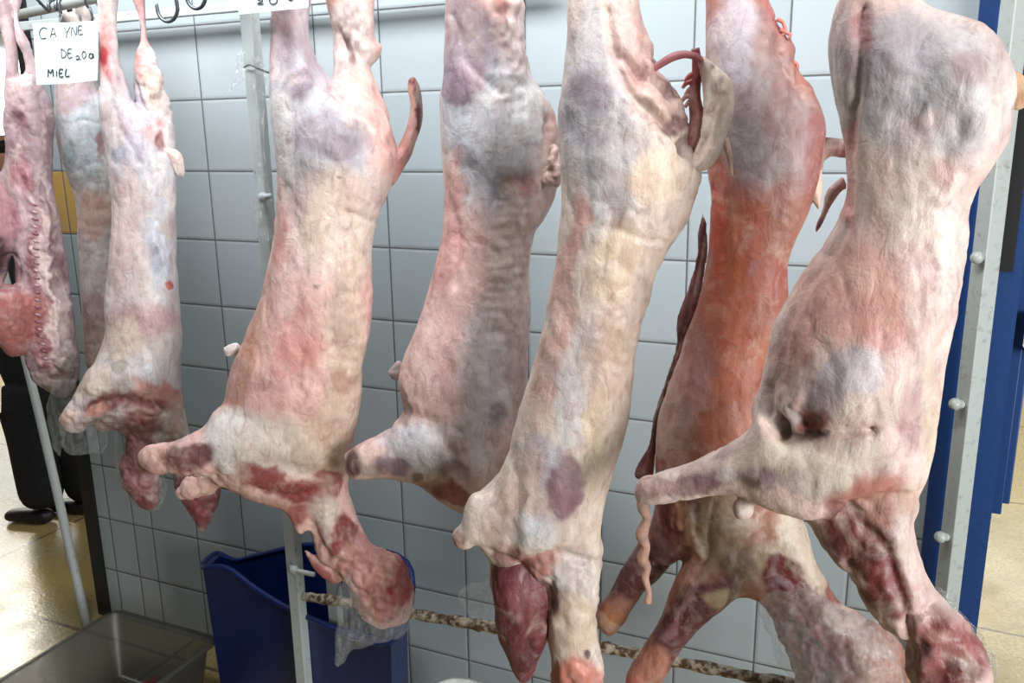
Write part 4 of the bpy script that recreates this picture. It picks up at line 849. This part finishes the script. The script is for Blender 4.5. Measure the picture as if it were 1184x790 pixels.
# dark scraps in the tub
for k, (x, y, sx, sy, h, lb) in enumerate([(-.06, -.40, .07, .09, .05, 'dark meat scrap near the right end of the frosted tub'), (-.25, -.55, .075, .11, .04, 'reddish meat scrap at the left side of the frosted tub')]):
    bm = bmesh.new(); bmesh.ops.create_icosphere(bm, subdivisions=5, radius=1.)
    V_ = np.array([v.co for v in bm.verts]); nn = Noise(k+4).fbm(V_+4, 1.6, 4)
    for v, a in zip(bm.verts, nn): v.co *= 1+.35*a; v.co = Vector((x+v.co.x*sx, y+v.co.y*sy, .005+h+v.co.z*h))
    zmin = min(v.co.z for v in bm.verts)
    for v in bm.verts: v.co.z += .006-zmin
    tag(bm_obj('meat_scrap', bm, 'meat', smooth=True), lb, 'meat scrap')

# ------------------------------------------------------------------ person behind the left doorway
F1 = at_z(52, 603, 0); F2 = at_z(100, 592, 0)
pe = empty('person', F1, 'person in wide black trousers and dark shoes standing behind the left doorway', 'person')
def skin_obj(name, verts, edges, rad, mat, parent, sub=2):
    me = bpy.data.meshes.new(name); org = Vector(parent.location)
    me.from_pydata([Vector(v)-org for v in verts], edges, []); o = link(name, me, mat, parent, False)
    s = o.modifiers.new('skin', 'SKIN'); s.use_smooth_shade = True
    for i, r in enumerate(rad): me.skin_vertices[0].data[i].radius = r if isinstance(r, tuple) else (r, r)
    me.skin_vertices[0].data[0].use_root = True
    m = o.modifiers.new('sub', 'SUBSURF'); m.levels = sub; m.render_levels = sub
    return o
mid = (F1+F2)/2; mx, my = mid[0], mid[1]
dxy = (F2-F1)/2
def P(a, b, z): return (mx+a, my+b, z)
vb = [P(0, 0, .95), P(0, 0, 1.12), P(0, 0, 1.32), P(0, 0, 1.45), P(-.01, 0, 1.50), P(-.02, 0, 1.62), P(-.03, 0, 1.72),
      P(.03, -.19, 1.42), P(.04, -.24, 1.17), P(-.12, -.22, .98), P(-.20, -.20, .95), P(.03, .19, 1.42), P(.04, .24, 1.17), P(-.08, .24, .95), P(-.15, .23, .90),
      (F1[0], F1[1], .50), (F1[0]+.02, F1[1], .07), (F2[0], F2[1], .50), (F2[0]+.02, F2[1], .07)]
ed = [(0, 1), (1, 2), (2, 3), (3, 4), (4, 5), (5, 6), (3, 7), (7, 8), (8, 9), (9, 10), (3, 11), (11, 12), (12, 13), (13, 14), (0, 15), (15, 16), (0, 17), (17, 18)]
skin_obj('body', vb, ed, [.13, .12, .14, .12, .05, .085, .07, .055, .042, .032, .035, .055, .042, .032, .035, .06, .04, .06, .04], 'skin', pe)
skin_obj('shirt', vb[:4]+[vb[7], vb[8], vb[11], vb[12]], [(0, 1), (1, 2), (2, 3), (3, 4), (4, 5), (3, 6), (6, 7)], [.155, .15, .165, .13, .075, .062, .075, .062], 'shirt', pe)
skin_obj('trousers', [P(0, 0, .97), P(0, 0, .85), (F1[0], F1[1], .50), (F1[0]+.01, F1[1], .06), (F2[0], F2[1], .50), (F2[0]+.01, F2[1], .05)], [(0, 1), (1, 2), (2, 3), (1, 4), (4, 5)], [.165, .155, .112, .10, .105, .088], 'cloth', pe)
skin_obj('hair', [P(-.0, 0, 1.70), P(.02, 0, 1.62)], [(0, 1)], [.10, .085], 'hair', pe)
for Fp in (F1, F2):
    skin_obj('shoe', [(Fp[0]+.06, Fp[1], .035), (Fp[0]-.06, Fp[1]-.03, .036), (Fp[0]-.17, Fp[1]-.06, .028)], [(0, 1), (1, 2)], [(.042, .035), (.05, .036), (.042, .026)], 'shoe', pe)

# ------------------------------------------------------------------ light
def area(name, loc, target, sx, sy, power, col=(1, 1, 1), spread=180):
    l = bpy.data.lights.new(name, 'AREA'); l.shape = 'RECTANGLE'; l.size = sx; l.size_y = sy; l.energy = power; l.color = col; l.spread = math.radians(spread)
    o = bpy.data.objects.new(name, l); COL.objects.link(o); o.location = loc
    o.rotation_euler = (Vector(target)-Vector(loc)).to_track_quat('-Z', 'Y').to_euler(); return o
area('ceiling_strip_light', (.55, -.80, 2.62), (.6, 0, 2.0), 2.6, .45, 40, (.93, .97, 1.), 140)
area('side_daylight', (4.3, -2.5, 1.8), (.8, -.5, 1.75), .9, 1.3, 46, (1., .985, .97), 120)
area('low_right_daylight', (3.6, -1.1, .9), (1.3, 0, .6), .6, .8, 11, (.62, .84, 1.))
area('hall_light_left', (-5.2, 2.5, 2.68), (-5.0, 2.5, 0), .8, .8, 80, (1., .93, .80))
area('hall_light_right', (3.4, 2.4, 2.6), (3.4, 2.8, 0), 3., 3., 110, (1., .98, .94))
w = bpy.data.worlds.new('world'); SC.world = w; w.use_nodes = True
w.node_tree.nodes['Background'].inputs[0].default_value = (.75, .85, 1., 1); w.node_tree.nodes['Background'].inputs[1].default_value = .06

SC.view_settings.view_transform = 'Standard'; SC.view_settings.look = 'None'; SC.view_settings.gamma = 1; SC.view_settings.use_curve_mapping = False
SC.view_settings.exposure = .35
